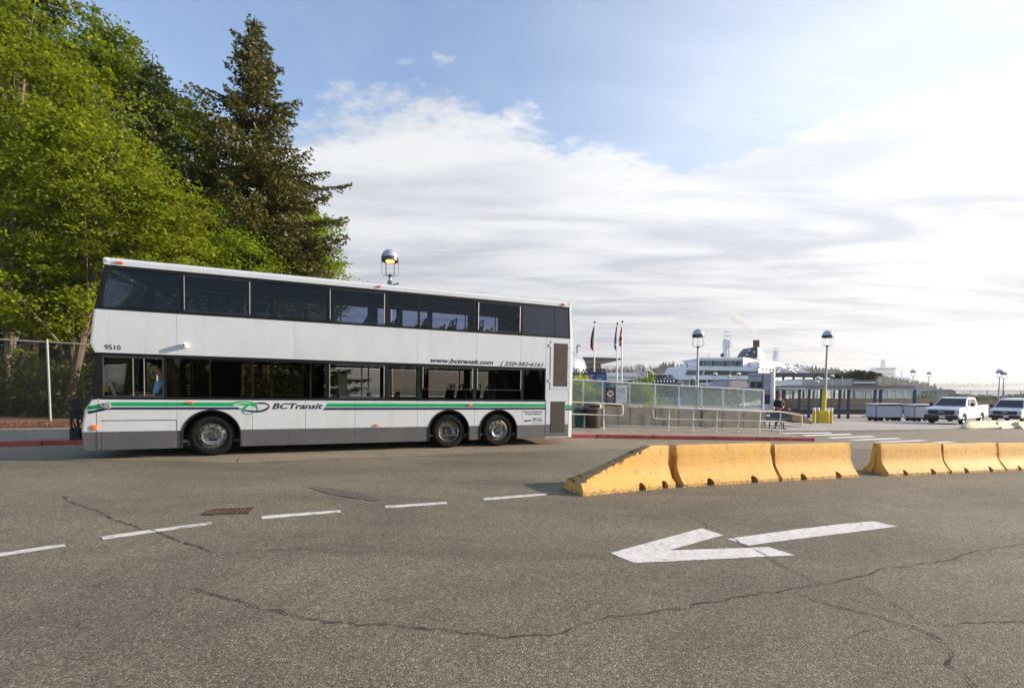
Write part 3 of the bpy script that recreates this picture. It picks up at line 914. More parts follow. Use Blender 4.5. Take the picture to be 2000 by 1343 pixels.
# front: shell pieces lofted across the width
def front_piece(name, z0, z1, m, inset=0., thick=.03):
    ys = [0, .06, .2, .5, BW / 2, BW - .5, BW - .2, BW - .06, BW]; bl = [0, .03, .06, .10, .12, .10, .06, .03, 0]
    zs = sorted(set([z0, z1] + [z for z, _ in PROF if z0 < z < z1])); mb = MB()
    for s_ in (0, 1):
        for y, b in zip(ys, bl):
            for z in zs: mb.v.append((px_front(z) - b + inset + s_ * thick, y, z))
    nz = len(zs); ny = len(ys)
    I = lambda s_, i, j: s_ * ny * nz + i * nz + j
    for i in range(ny - 1):
        for j in range(nz - 1):
            mb.f.append((I(0, i, j), I(0, i, j + 1), I(0, i + 1, j + 1), I(0, i + 1, j))); mb.f.append((I(1, i, j), I(1, i + 1, j), I(1, i + 1, j + 1), I(1, i, j + 1)))
        mb.f.append((I(0, i, 0), I(0, i + 1, 0), I(1, i + 1, 0), I(1, i, 0))); mb.f.append((I(0, i, nz - 1), I(1, i, nz - 1), I(1, i + 1, nz - 1), I(0, i + 1, nz - 1)))
    for i in (0, ny - 1):
        for j in range(nz - 1): mb.f.append((I(0, i, j), I(1, i, j), I(1, i, j + 1), I(0, i, j + 1)))
    return mb.build(name, m, bus, smooth=True)


front_piece('front_bumper', .2, .56, 'bus_skirt')
front_piece('front_panel', .563, 1.2, 'bus_white')
front_piece('windscreen', 1.203, 2.2, 'glass_clear', .01, .008)
front_piece('destination_panel', 2.203, 2.965, 'bus_white')
front_piece('upper_windscreen', 2.97, 3.838, 'glass_upper', .01, .008)
MB().box(-1.80, -1.70, .0, BW, 3.845, 3.99).build('roof_cap', 'bus_white', bus, bevel=.03)
# rear
MB().box(8.63, 8.70, .05, BW - .05, .3, 2.9).build('rear_panel', 'bus_white', bus)
MB().prism([(8.70, .05, 2.905), (8.62, .05, 3.85), (8.56, .05, 3.85), (8.64, .05, 2.905)], (0, BW - .1, 0)).build('rear_window_panel', 'black_trim', bus)
MB().box(8.70, 8.78, .1, BW - .1, .35, .6).build('rear_bumper', 'bus_skirt', bus, bevel=.02)
# floors, chassis
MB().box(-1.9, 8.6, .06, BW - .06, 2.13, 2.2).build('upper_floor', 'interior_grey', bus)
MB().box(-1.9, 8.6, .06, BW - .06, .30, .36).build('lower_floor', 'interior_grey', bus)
MB().box(-2.0, -.6, .2, BW - .2, .2, .3).box(.6, 4.5, .12, BW - .12, .2, .3).box(7.1, 8.5, .3, BW - .3, .25, .3).build('chassis', 'black_paint', bus)
for cx, cz, r in ARCH:
    for s_ in (0, 1):
        mb = MB(); n = 20; yy = (.04, .55) if s_ == 0 else (BW - .55, BW - .04)
        for y in yy:
            for i in range(n + 1): a = pi * i / n; mb.v.append((cx + (r + .02) * cos(a), y, cz + (r + .02) * sin(a)))
        mb.f = [(i, i + 1, i + n + 2, i + n + 1) for i in range(n)]
        mb.f.append(tuple(range(n + 1)) if s_ else tuple(range(n + 1, 2 * n + 2)))
        mb.build('wheel_housing', 'black_paint', bus)
        # rubber arch lip
        y = .0 if s_ == 0 else BW
        mb = MB(); path = [(cx - r + .004, y, .2)] + [(cx - (r - .004) * cos(a), y, cz + (r - .004) * sin(a)) for a in np.linspace(0, pi, 26)] + [(cx + r - .004, y, .2)]
        mb.tube(path, .019, 8); mb.build('arch_lip', 'dark_rubber', bus, smooth=True)
        MB().tube([(p_[0] * 1.0 + (.0), y + (-.012 if s_ == 0 else .012), p_[2] + 0.0) for p_ in path], .0065, 6).build('arch_edge', 'alu_frame', bus, smooth=True)


def wheel(cx, y, out, dish, hubz=.435):
    """out: -1 faces the camera side. dish True for the deep drive wheel"""
    o = -out
    c = (cx, y, hubz)
    prof_h = [(0, -.02), (.07, -.02), (.085, .0), (.09, .05), (.09, .14)] if not dish else [(0, .10), (.09, .10), (.105, .12), (.11, .2)]
    h = MB().lathe([(a, b * o) for a, b in prof_h], c, 'y').build('wheel', 'steel_dark', bus, smooth=True)
    MB().lathe([(a, b * o) for a, b in [(.262, .03), (.30, .005), (.36, -.002), (.405, .01), (.425, .035), (.432, .06), (.432, .25), (.40, .275), (.27, .26)]], c, 'y', 40).build('tyre', 'tyre', h, smooth=True)
    if dish: pr = [(.268, .03), (.262, .012), (.252, .02), (.238, .05), (.225, .14), (.16, .17), (.09, .17)]
    else: pr = [(.268, .03), (.262, .018), (.25, .03), (.235, .06), (.20, .045), (.195, -.005), (.185, -.025), (.175, -.02), (.165, .02), (.12, .03), (.08, .03)]
    MB().lathe([(a, b * o) for a, b in pr], c, 'y', 40).build('rim', 'rim_steel', h, smooth=True)
    mb = MB()
    for k in range(10):
        a = 2 * pi * k / 10 + .2; R_ = .135 if not dish else .165
        yo = (.0 if not dish else .13) * o
        p_ = Vector((cx + R_ * cos(a), y + yo, hubz + R_ * sin(a))); mb.tube([p_, p_ + Vector((0, .05 * o, 0))], .012, 6)
    mb.build('wheel_nuts', 'rim_steel', h)
    mb = MB()
    for k in range(10):
        a = 2 * pi * k / 10; R_ = .215 if not dish else .195
        yo = (.046 if not dish else .135) * o
        p_ = Vector((cx + R_ * cos(a), y + yo, hubz + R_ * sin(a))); mb.lathe([(0, -.006 * o), (.017, -.004 * o), (.018, .01 * o)], p_, 'y', 10)
    mb.build('hand_holes', 'black_paint', h)
    return h


for i, (cx, _, _) in enumerate(ARCH):
    wheel(cx, .03, -1, i == 1)
    wheel(cx, BW - .03, 1, i == 1)
    MB().tube([(cx, .2, .43), (cx, BW - .2, .43)], .07, 10).build('axle', 'black_paint', bus)

# stripes along the side
def strip(name, pts, m, y=-.0035): return MB().xz(pts, y, -.0005).build(name, m, bus)
strip('green_stripe', [(-1.74, 1.07), (.44, 1.07), (.33, 1.148), (-1.74, 1.148)], 'stripe_green')
strip('navy_stripe', [(-1.74, 1.0), (.56, 1.0), (.48, 1.048), (-1.74, 1.048)], 'stripe_navy')
strip('green_stripe', [(-2.075, .985), (-1.745, 1.072), (-1.745, 1.150), (-2.04, 1.075)], 'stripe_green')
strip('navy_stripe', [(-2.05, .915), (-1.745, 1.0), (-1.745, 1.048), (-2.075, .968)], 'stripe_navy')
strip('green_stripe', [(2.235, 1.055), (7.99, 1.055), (7.99, 1.138), (2.285, 1.138)], 'stripe_green')
strip('navy_stripe', [(2.19, .985), (7.99, .985), (7.99, 1.038), (2.225, 1.038)], 'stripe_navy')
strip('green_stripe', [(8.49, 1.03), (8.71, 1.03), (8.71, 1.11), (8.49, 1.11)], 'stripe_green', -.0115)
strip('navy_stripe', [(8.49, .965), (8.71, .965), (8.71, 1.015), (8.49, 1.015)], 'stripe_navy', -.0115)


def LG(zx, zy):   # point of the emblem on the side
    p_ = 430 + zx / 8 - 449; return (.34 + .00965 * p_ + .0000035 * p_ * p_, 1.165 - (zy / 8 + 760 - 784) * .0113)


def ribbon(name, path, m, y):
    L_, R_ = [], []
    for i, (x, yy, w) in enumerate(path):
        a = path[max(i - 1, 0)]; b = path[min(i + 1, len(path) - 1)]; d = Vector((b[0] - a[0], b[1] - a[1])); d.normalize(); n = (-d.y, d.x)
        L_.append((x + n[0] * w, yy + n[1] * w)); R_.append((x - n[0] * w, yy - n[1] * w))
    mb = MB(); k = len(path)
    for q in L_ + R_: x, z = LG(*q); mb.v.append((x, y, z))
    for q in L_ + R_: x, z = LG(*q); mb.v.append((x, -.001, z))
    mb.f = [(i, i + 1, k + i + 1, k + i) for i in range(k - 1)] + [(2 * k + i, 3 * k + i, 3 * k + i + 1, 2 * k + i + 1) for i in range(k - 1)] + [(i, 2 * k + i, 2 * k + i + 1, i + 1) for i in range(k - 1)] + [(k + i, k + i + 1, 3 * k + i + 1, 3 * k + i) for i in range(k - 1)]
    return mb.build(name, m, bus)


ribbon('emblem_ring', [(275, 292, 1), (330, 306, 7), (400, 327, 11), (480, 338, 14), (560, 342, 15), (640, 334, 16), (710, 308, 17), (750, 278, 12), (752, 250, 9), (735, 232, 9), (690, 214, 12), (630, 210, 13), (570, 216, 11), (520, 212, 3)], 'stripe_navy', -.003)
ribbon('emblem_leaf', [(145, 205, 1), (200, 215, 14), (270, 212, 26), (350, 212, 32), (430, 214, 30), (500, 228, 26), (550, 252, 19), (575, 285, 12), (570, 318, 7), (545, 338, 1)], 'stripe_green', -.0045)
ribbon('emblem_tail', [(440, 238, 4), (405, 262, 18), (372, 290, 20), (352, 325, 17), (356, 352, 11), (370, 376, 2)], 'stripe_green', -.0055)
ribbon('emblem_tail', [(370, 372, 2), (420, 384, 5), (480, 376, 6), (530, 352, 1)], 'stripe_green', -.005)
ribbon('emblem_highlight', [(190, 232, 1), (260, 222, 4), (340, 208, 5), (420, 210, 4), (480, 222, 1)], 'white_flat', -.0065)


def side_text(body, x0, x1, z, h, m='letter_black', shear=.25, bold=.0, name='lettering', y=-.002, space=1.0):
    """lettering fitted to its real width on the bus side"""
    o = text(body, h, m, bus, (x0, y, z), shear=shear, ext=.0012, bold=bold, name=name, space=space)
    xs_ = [v.co.x for v in o.data.vertices]; w = max(xs_) - min(xs_)
    o.scale = ((x1 - x0) / w, 1, 1); o.location.x = x0 - min(xs_) * (x1 - x0) / w
    return o


side_text('BCTransit', 1.145, 2.19, 1.012, .178, bold=.0045, shear=.3)
side_text('9510', -1.79, -1.53, 2.185, .135, shear=0., bold=.0015)
side_text('www.bctransit.com', 4.67, 6.33, 2.168, .155, shear=.35, bold=.005)
side_text('( 250•382•6161', 6.53, 7.79, 2.158, .15, shear=.35, bold=.003)
side_text('Victoria Regional', 7.22, 7.79, .905, .062, shear=.3, bold=.001)
side_text('Transit System', 7.27, 7.74, .842, .062, shear=.3, bold=.001)
side_text('BRITISH', 7.50, 7.76, .715, .058, shear=0)
side_text('COLUMBIA', 7.46, 7.79, .660, .058, shear=0)
strip('flag_emblem', [(7.24, .655), (7.30, .645), (7.37, .665), (7.43, .66), (7.43, .71), (7.36, .70), (7.30, .69), (7.24, .705)], 'logo_blue')
strip('small_print', [(7.47, .60), (7.79, .60), (7.79, .612), (7.47, .612)], 'steel_dark')
# hatch outline on the front side panel
strip('hatch_seam', [(-1.86, .775), (-.62, .775), (-.62, .79), (-1.86, .79)], 'black_trim', -.002)
strip('hatch_seam', [(-.627, .57), (-.62, .57), (-.62, .775), (-.627, .775)], 'black_trim', -.002)
strip('corner_seam', [(-1.935, .22), (-1.928, .22), (-1.928, 1.0), (-1.935, 1.0)], 'steel_dark', -.002)

# engine doors and grilles
d_ = MB().box(8.0, 8.585, -.012, -.001, 1.545, 2.90).build('engine_door', 'bus_white', bus, bevel=.006)
MB().box(8.1, 8.53, -.018, -.0125, 1.63, 2.82).build('grille', 'grille_mesh', d_)
for z in (1.75, 2.72): MB().box(7.95, 8.0, -.02, -.001, z, z + .07).build('hinge', 'bus_white', d_)
for z in (1.72, 2.2, 2.7): MB().lathe([(0, -.022), (.012, -.02), (.014, -.012)], (8.565, 0, z), 'y', 10).build('latch', 'steel_dark', d_)
d_ = MB().box(7.885, 8.585, -.010, -.001, .57, 1.26).build('engine_door', 'bus_white', bus, bevel=.006)
d2 = MB().box(7.885, 8.585, -.010, -.001, .23, .565).build('engine_door', 'bus_skirt', bus, bevel=.004)
MB().box(8.03, 8.475, -.017, -.0105, .35, 1.21).build('grille', 'grille_mesh', d_)
mb = MB()
for k in range(40): z = 1.65 + k * .0295; mb.box(8.11, 8.52, -.021, -.0185, z, z + .012)
for k in range(29): z = .37 + k * .029; mb.box(8.04, 8.465, -.020, -.0175, z, z + .012)
mb.build('grille_louvres', mat('louvre', (.05, .042, .035), .6, var=.2), bus, kind='stuff')

# small fittings: marker lamps, camera, hinges, rivets
for x, z, w, m_ in ((-1.52, 3.905, .12, 'amber'), (3.42, 3.915, .09, 'amber'), (8.36, 3.90, .09, 'red_lens'), (-.38, 1.145, .11, 'amber'), (5.70, 1.105, .11, 'amber'), (3.38, .62, .09, 'amber')):
    MB().box(x - w / 2, x + w / 2, -.035, 0, z - .022, z + .022).build('marker_lamp', m_, bus, bevel=.012)
MB().box(-2.0, -1.915, -.03, .01, .60, .70).build('indicator', 'amber', bus, bevel=.015)
MB().lathe([(0, -.14), (.035, -.14), (.05, -.12), (.055, -.05), (.05, 0)], (-.45, 0, 2.325), 'y', 16).build('side_camera', 'white_flat', bus, smooth=True)
MB().lathe([(0, -.146), (.022, -.143), (.024, -.135)], (-.45, 0, 2.325), 'y', 12).build('lens', 'black_paint', bus)
# mirror and its arm at the front corner
MB().tube([(-1.72, -.01, 1.05), (-1.84, -.05, 1.08), (-1.86, -.09, 1.16), (-1.865, -.10, 1.22)], .011, 8).build('mirror_arm', 'galvanised', bus, smooth=True)
MB().box(-1.80, -1.70, -.045, -.002, 1.02, 1.14).build('mirror_bracket', 'alu_frame', bus, bevel=.01)
MB().prism([(-1.79, .10, 1.58), (-1.76, .10, 1.60), (-1.66, .10, 1.28), (-1.69, .10, 1.27)], (0, .05, 0)).build('dash_arm', 'alu_frame', bus)
MB().box(-1.86, -1.81, .1, .2, 1.36, 1.48).build('fare_light', 'grab_yellow', bus)
mb = MB()
for x in (-1.90, -.66, .60, 1.46, 1.50, 2.87, 2.91, 4.55, 5.76, 5.9, 7.1, 7.8):
    for z in (.25, .30, .51): mb.lathe([(0, -.004), (.008, -.003), (.010, .006)], (x, 0, z), 'y', 6)
mb.build('fasteners', 'alu_frame', bus, kind='stuff')

# folded bike rack on the nose
br = MB()
for y in (.35, 1.0): br.tube([(-2.2, y, .55), (-2.32, y, .45), (-2.36, y, .75), (-2.33, y, 1.15), (-2.28, y, 1.22)], .022, 8)
for z in (.5, .8, 1.15): br.tube([(-2.34, .25, z), (-2.36, 1.9, z)], .018, 8)
br.tube([(-2.42, .3, .40), (-2.45, .3, .9), (-2.38, .3, 1.2)], .02, 8); br.tube([(-2.46, .3, .42), (-2.50, 1.8, .42)], .02, 8)
br.box(-2.47, -2.31, .3, .42, .38, .62); br.box(-2.42, -2.30, .28, .36, .95, 1.18)
br.tube([(-2.33, .3, .5), (-2.46, .4, .8), (-2.33, .45, 1.1)], .014, 6); br.tube([(-2.46, .32, .45), (-2.34, .5, .75), (-2.44, .3, 1.05)], .014, 6)
br.build('bike_rack', 'black_paint', bus, smooth=True)

# interior fittings
def seat_mesh():
    mb = MB(); mb.prism([(0, 0, 0), (-.40, 0, .02), (-.42, 0, .09), (-.02, 0, .10), (.02, 0, .10), (.10, 0, .55), (.16, 0, .56), (.08, 0, .02)], (0, .40, 0)); mb.box(-.25, -.05, .12, .28, -.32, 0); return mb
def loop_mesh():
    return MB().tube([(.11, .03, .45), (.15, .04, .62), (.18, .10, .70), (.19, .20, .725), (.18, .30, .70), (.15, .36, .62), (.11, .37, .45)], .018, 6)
s0 = None
def put_seat(x, y, z):
    global s0
    if s0 is None:
        s0 = seat_mesh().build('seat', 'seat_fabric', bus); l0 = loop_mesh().build('grab_loop', 'grab_blue', s0); s0.location = (x, y, z); return s0
    c = copy_tree(s0, bus); c.location = (x, y, z); return c
for k in range(12):
    for y in (.12, .54, 1.40, 1.83): put_seat(-.55 + k * .72, y, 2.2 + .42)
for k in range(6):
    for y in (.12, .54, 1.40, 1.83):
        if k > 3 or y > 1: put_seat(2.4 + k * .78, y, .36 + .32 + (.25 if k > 2 else 0))
for x, y in ((-.2, .9), (1.0, 1.4), (1.9, .9), (3.1, .95), (3.3, 1.4), (4.5, .95), (5.8, 1.4)):
    MB().tube([(x, y, .36), (x, y, 2.13)], .018, 8).build('grab_pole', 'grab_yellow' if x < 1.5 else 'alu_frame', bus, smooth=True)
for x, y in ((-.8, 1.1), (1.6, 1.2), (2.6, 1.2), (4.1, 1.2), (5.9, 1.2), (6.8, 1.2)): MB().tube([(x, y, 2.2), (x, y, 3.86)], .016, 8).build('grab_pole', 'grab_blue', bus, smooth=True)
MB().box(2.55, 3.45, .25, .75, 1.18, 1.30).build('luggage_shelf', mat('pale_plastic', (.45, .42, .37), .6), bus, bevel=.02)
MB().tube([(2.75, .5, 1.30), (2.80, .5, 1.46), (2.9, .5, 1.52), (3.15, .5, 1.50), (3.25, .5, 1.42), (3.3, .5, 1.30)], .016, 8).build('luggage_rail', 'alu_frame', bus, smooth=True)
MB().box(2.55, 2.75, .9, 1.05, 1.2, 1.85).build('partition', 'pale_plastic', bus)
MB().box(-.78, -.70, .1, 1.05, .36, 2.1).build('driver_partition', 'interior_grey', bus)
MB().box(-1.95, -1.68, .12, 1.2, .6, 1.26).build('dashboard', 'interior_grey', bus, bevel=.03)
MB().tube([(-1.50 + .0 * cos(a) + .09 * sin(a), .5 + .21 * cos(a), 1.30 + .18 * sin(a)) for a in np.linspace(0, 2 * pi, 25)], .014, 6, cap=False).build('steering_wheel', 'black_trim', bus, smooth=True)
MB().tube([(-1.50, .5, 1.30), (-1.68, .5, 1.1)], .025, 8).build('steering_column', 'black_trim', bus)
MB().prism([(-1.2, .28, .82), (-.88, .28, .80), (-.80, .28, 1.62), (-.87, .28, 1.66), (-.95, .28, .92), (-1.2, .28, .92)], (0, .45, 0)).build('driver_seat', 'seat_fabric', bus)

# driver, seated, hands on the wheel, looking ahead
drv = thing('person', 'bus driver in light blue shirt and dark vest seated at the open side window', 'person', worldbuilt=False)
drv.matrix_world = bus.matrix_world
B = [(-1.02, .5, .97, .15, .17), (-1.0, .5, 1.15, .13, .16), (-.97, .5, 1.38, .13, .18), (-.97, .5, 1.54, .11, .17), (-1.0, .5, 1.66, .055), (-1.04, .5, 1.74, .055), (-1.08, .5, 1.82, .085, .075), (-1.09, .5, 1.93, .095, .08), (-1.07, .5, 1.98, .06),
     (-.98, .31, 1.52, .06), (-1.03, .27, 1.36, .048), (-1.08, .26, 1.27, .042), (-1.24, .30, 1.27, .034), (-1.38, .33, 1.30, .026),
     (-.98, .69, 1.52, .06), (-1.03, .73, 1.36, .048), (-1.09, .73, 1.26, .042), (-1.24, .70, 1.30, .034), (-1.38, .66, 1.34, .026),
     (-1.1, .40, .94, .09), (-1.42, .38, .98, .07), (-1.48, .38, .75, .055), (-1.5, .38, .55, .045), (-1.62, .38, .50, .04),
     (-1.1, .60, .94, .09), (-1.42, .62, .98, .07), (-1.48, .62, .75, .055), (-1.5, .62, .55, .045), (-1.62, .62, .50, .04)]
E_ = [(0, 1), (1, 2), (2, 3), (3, 4), (4, 5), (5, 6), (6, 7), (7, 8), (3, 9), (9, 10), (10, 11), (11, 12), (12, 13), (3, 14), (14, 15), (15, 16), (16, 17), (17, 18), (0, 19), (19, 20), (20, 21), (21, 22), (22, 23), (0, 24), (24, 25), (25, 26), (26, 27), (27, 28)]
figure('body', B, E_, 'skin', drv)
for w_, sgn in (((-1.38, .33, 1.30), 1), ((-1.38, .66, 1.34), -1)):
    V_, E2 = hand(drv, w_, (-1, 0, .05), (0, sgn, .3)); figure('hand', V_, E2, 'skin', drv, sub=1)
figure('shirt', [(-1.02, .5, 1.0, .165, .185), (-.97, .5, 1.38, .15, .20), (-.97, .5, 1.54, .125, .185), (-.99, .5, 1.64, .07), (-.98, .30, 1.52, .078), (-1.03, .26, 1.36, .066), (-1.05, .26, 1.31, .062), (-.98, .70, 1.52, .078), (-1.03, .74, 1.36, .066)], [(0, 1), (1, 2), (2, 3), (2, 4), (4, 5), (5, 6), (2, 7), (7, 8)], 'shirt_blue', drv, sub=2)
figure('vest', [(-1.08, .5, 1.02, .13, .165), (-1.04, .5, 1.36, .12, .17), (-1.03, .5, 1.52, .10, .13)], [(0, 1), (1, 2)], 'vest_dark', drv)
figure('trousers', [(-1.02, .5, .95, .17, .18), (-1.12, .40, .94, .10), (-1.42, .38, .98, .08), (-1.48, .38, .75, .065), (-1.12, .60, .94, .10), (-1.42, .62, .98, .08), (-1.48, .62, .75, .065)], [(0, 1), (1, 2), (2, 3), (0, 4), (4, 5), (5, 6)], 'trousers_dark', drv)
head_and_hair(drv, (-1.085, .5, 1.90), .098, (-1, -.25, 0))

# ------------------------------------------------------------------ concrete barriers
def barrier_paint():
    m = bpy.data.materials.new('barrier_yellow'); m.use_nodes = True
    t = m.node_tree; b = t.nodes['Principled BSDF']; tcn = N(t, 'ShaderNodeTexCoord')
    inf = N(t, 'ShaderNodeObjectInfo')
    ad = N(t, 'ShaderNodeVectorMath', operation='ADD'); t.links.new(tcn.outputs['Object'], ad.inputs[0])
    cmb = N(t, 'ShaderNodeCombineXYZ'); t.links.new(M2(t, 'MULTIPLY', inf.outputs['Random'], 50.), cmb.inputs[0]); t.links.new(cmb.outputs[0], ad.inputs[1])

    def no(s, d, r=.6, sc=(1, 1, 1)):
        mp = N(t, 'ShaderNodeMapping'); mp.inputs['Scale'].default_value = sc; t.links.new(ad.outputs[0], mp.inputs[0])
        n = N(t, 'ShaderNodeTexNoise', i_Scale=s, i_Detail=d, i_Roughness=r); t.links.new(mp.outputs[0], n.inputs[0]); return n.outputs[0]
    c = MIXC(t, RAMP(t, no(2.2, 7), [(.3, 0), (.7, 1.)]), (.68, .355, .06), (.65, .37, .09))
    c = MIXC(t, M2(t, 'MULTIPLY', RAMP(t, no(5, 8, .7, (1, 1, .25)), [(.5, 0), (.72, 1.)]), .45), c, (.50, .36, .17))
    # chips showing grey concrete, more of them along the foot
    sp = N(t, 'ShaderNodeSeparateXYZ'); t.links.new(tcn.outputs['Object'], sp.inputs[0])
    foot = N(t, 'ShaderNodeMapRange', i_1=.0, i_2=.22, i_3=.17, i_4=.0); t.links.new(sp.outputs[2], foot.inputs[0])
    ch = RAMP(t, M2(t, 'ADD', no(17, 8, .75), foot.outputs[0]), [(.66, 0), (.70, 1.)])
    c = MIXC(t, ch, c, (.22, .17, .11))
    band = N(t, 'ShaderNodeMapRange', i_1=.30, i_2=.02); t.links.new(M2(t, 'ABSOLUTE', M2(t, 'SUBTRACT', sp.outputs[2], .34)), band.inputs[0])
    scuff = M2(t, 'MULTIPLY', RAMP(t, no(6, 9, .75, (.35, 1, 5.)), [(.56, 0), (.66, .6)]), band.outputs[0])
    c = MIXC(t, scuff, c, (.11, .075, .045))
    st = RAMP(t, no(9, 6, .7), [(.58, 0), (.66, .75)])
    c = MIXC(t, st, c, (.30, .17, .05))
    gn = N(t, 'ShaderNodeNewGeometry'); sn = N(t, 'ShaderNodeSeparateXYZ'); t.links.new(gn.outputs['True Normal'], sn.inputs[0])
    top = N(t, 'ShaderNodeMapRange', i_1=.62, i_2=.9); t.links.new(sn.outputs[2], top.inputs[0])
    c = MIXC(t, M2(t, 'MULTIPLY', top.outputs[0], RAMP(t, no(4, 6), [(.25, .35), (.6, .95)])), c, (.20, .15, .085))
    t.links.new(c, b.inputs['Base Color']); b.inputs['Roughness'].default_value = .7
    bp = N(t, 'ShaderNodeBump', i_Strength=.5, i_Distance=.012); t.links.new(M2(t, 'SUBTRACT', no(30, 6), M2(t, 'MULTIPLY', ch, .5)), bp.inputs['Height']); t.links.new(bp.outputs[0], b.inputs['Normal'])
    MATS['barrier_yellow'] = m


barrier_paint()
BH = [(.285, 0.), (.285, .055), (.262, .085), (.20, .16), (.135, .27), (.112, .36), (.10, .50), (.088, .64), (.078, .67)]


def clip_prof(h):
    out = []
    for i, (w, z) in enumerate(BH):
        if z <= h: out.append((w, z))
        else:
            w0, z0 = BH[i - 1]; out.append((w0 + (w - w0) * (h - z0) / (z - z0), h)); break
    while len(out) < len(BH): out.insert(-1, out[-1]) if False else out.append(out[-1])
    # last point slightly in to make a soft top edge
    return out


def barrier_mesh(L, nose=False, seed=0, slots=(.27, .73)):
    rr = random.Random(seed)
    nx = 40; mb = MB(); rows = []
    for i in range(nx + 1):
        x = L * i / nx
        h = .67
        if nose:
            f = min(1, x / (L * .80)); h = .165 + (.67 - .165) * f
        pr = clip_prof(h)
        ring = [(x, -w, z) for w, z in pr] + [(x, w, z) for w, z in reversed(pr)]
        e = min(i, nx - i)
        amp = .010 if e == 0 else (.005 if e == 1 else .0022)
        ring = [(a + (rr.uniform(-amp, amp) * 1.2 if e < 2 else 0), b + rr.uniform(-amp, amp), c + (rr.uniform(-amp, amp) if c > .01 else 0)) for a, b, c in ring]
        rows.append(ring)
    k = len(rows[0])
    for r in rows: mb.v += r
    for i in range(nx):
        for j in range(k): mb.f.append((i * k + j, i * k + (j + 1) % k, (i + 1) * k + (j + 1) % k, (i + 1) * k + j))
    mb.f.append(tuple(range(k))); mb.f.append(tuple(range((nx + 1) * k - 1, nx * k - 1, -1)))
    o = mb.build('tmp', 'barrier_yellow')
    cut = MB()
    for s_ in slots:
        c = L * s_; pts = [(c - .075, -.05)] + [(c - .08 * cos(a), .035 + .085 * sin(a)) for a in np.linspace(0, pi, 9)] + [(c + .075, -.05)]
        cut.xz(pts, -.6, .6)
    # groove for the connector in the end
    for x0, x1 in ((-.1, .035), (L - .035, L + .1)):
        if nose and x0 < 0: continue
        cut.box(x0, x1, -.028, .028, -.1, .48)
        cut.prism([(x0, -.13, -.05), (x0, .13, -.05), (x0, .03, .17), (x0, -.03, .17)], (x1 - x0, 0, 0))
    c = cut.build('tmp_cut', 'barrier_yellow')
    b = o.modifiers.new('b', 'BOOLEAN'); b.object = c; b.operation = 'DIFFERENCE'; b.solver = 'EXACT'; b.use_self = True
    dg = bpy.context.evaluated_depsgraph_get(); me = bpy.data.meshes.new_from_object(o.evaluated_get(dg))
    bpy.data.objects.remove(o); bpy.data.objects.remove(c)
    me.polygons.foreach_set('use_smooth', [True] * len(me.polygons)); me.set_sharp_from_angle(angle=radians(30))
    return me


BL = 2.12
bmesh_full = [barrier_mesh(BL, seed=k) for k in (1, 2)]
bmesh_nose = barrier_mesh(BL, True, seed=5, slots=(.62, .88))


def put_barrier(me, a, b, scale, label, group, off=.285, skew=0.):
    a, b = Vector((a[0], a[1], 0)), Vector((b[0], b[1], 0)); d = (b - a); L = d.length; d.normalize(); n = Vector((-d.y, d.x, 0))
    o = bpy.data.objects.new('concrete_barrier', me); COL.objects.link(o)
    p = a + n * off * scale; z0 = gz(p.x, p.y); q = b + n * off * scale; z1 = gz(q.x, q.y)
    o.location = (p.x, p.y, z0 - .002); o.rotation_euler = (0, -atan2(z1 - z0, L), atan2(d.y, d.x) + skew)
    o.scale = ((L - .03) / BL, scale, scale)
    return tag(o, label, 'barrier', group)


grp = 'yellow concrete barriers in a row along the lane'
A0 = G(1139, 969); A1 = G(1322, 951.5); A2 = G(1335, 951.5); A3 = G(1524, 939.5); A4 = G(1528, 939.5); A5 = G(1679, 931.5)
put_barrier(bmesh_nose, A0, A1, 1.0, 'yellow concrete end barrier sloping down to the road beside the dashed line', grp)
put_barrier(bmesh_full[0], A2, A3, 1.0, 'yellow concrete barrier directly behind the sloping end piece', grp)
put_barrier(bmesh_full[1], A4, A5, .95, 'chipped yellow concrete barrier just before the open gap', grp)
C0 = G(1736, 929.7); C1 = G(1857, 925); C2 = G(1965, 919.6); C3 = G(2060, 915.5); C4 = G(2148, 912)
put_barrier(bmesh_full[0], C0, C1, .905, 'yellow concrete barrier with brown shaded end right after the gap', grp)
put_barrier(bmesh_full[1], C1 + (C2 - C1) * .02, C2, .875, 'yellow concrete barrier, second after the gap', grp)
put_barrier(bmesh_full[0], C2 + (C3 - C2) * .02, C3, .85, 'yellow concrete barrier cut by the right edge of the photo', grp)

# ------------------------------------------------------------------ vegetation
def quads_mesh(name, C_, A_, B_, m, parent=None, kind=None):
    """diamonds centred at C with half axes A and B (numpy arrays n x 3)"""
    n = len(C_); V = np.empty((n, 4, 3), np.float32)
    V[:, 0] = C_ - A_; V[:, 1] = C_ - B_ + A_ * .12; V[:, 2] = C_ + A_; V[:, 3] = C_ + B_ + A_ * .12
    if parent is not None and 'org' in parent: V -= np.array(parent['org'], np.float32)
    me = bpy.data.meshes.new(name); me.vertices.add(n * 4); me.vertices.foreach_set('co', V.ravel())
    me.loops.add(n * 4); me.loops.foreach_set('vertex_index', np.arange(n * 4, dtype=np.int32))
    me.polygons.add(n); me.polygons.foreach_set('loop_start', np.arange(0, n * 4, 4, dtype=np.int32)); me.update(calc_edges=True)
    me.materials.append(MATS[m] if isinstance(m, str) else m)
    ob = bpy.data.objects.new(name, me); COL.objects.link(ob)
    if parent is not None: ob.parent = parent
    if kind: ob['kind'] = kind
    return ob


def unit(v): return v / np.maximum(1e-6, np.linalg.norm(v, axis=1, keepdims=True))


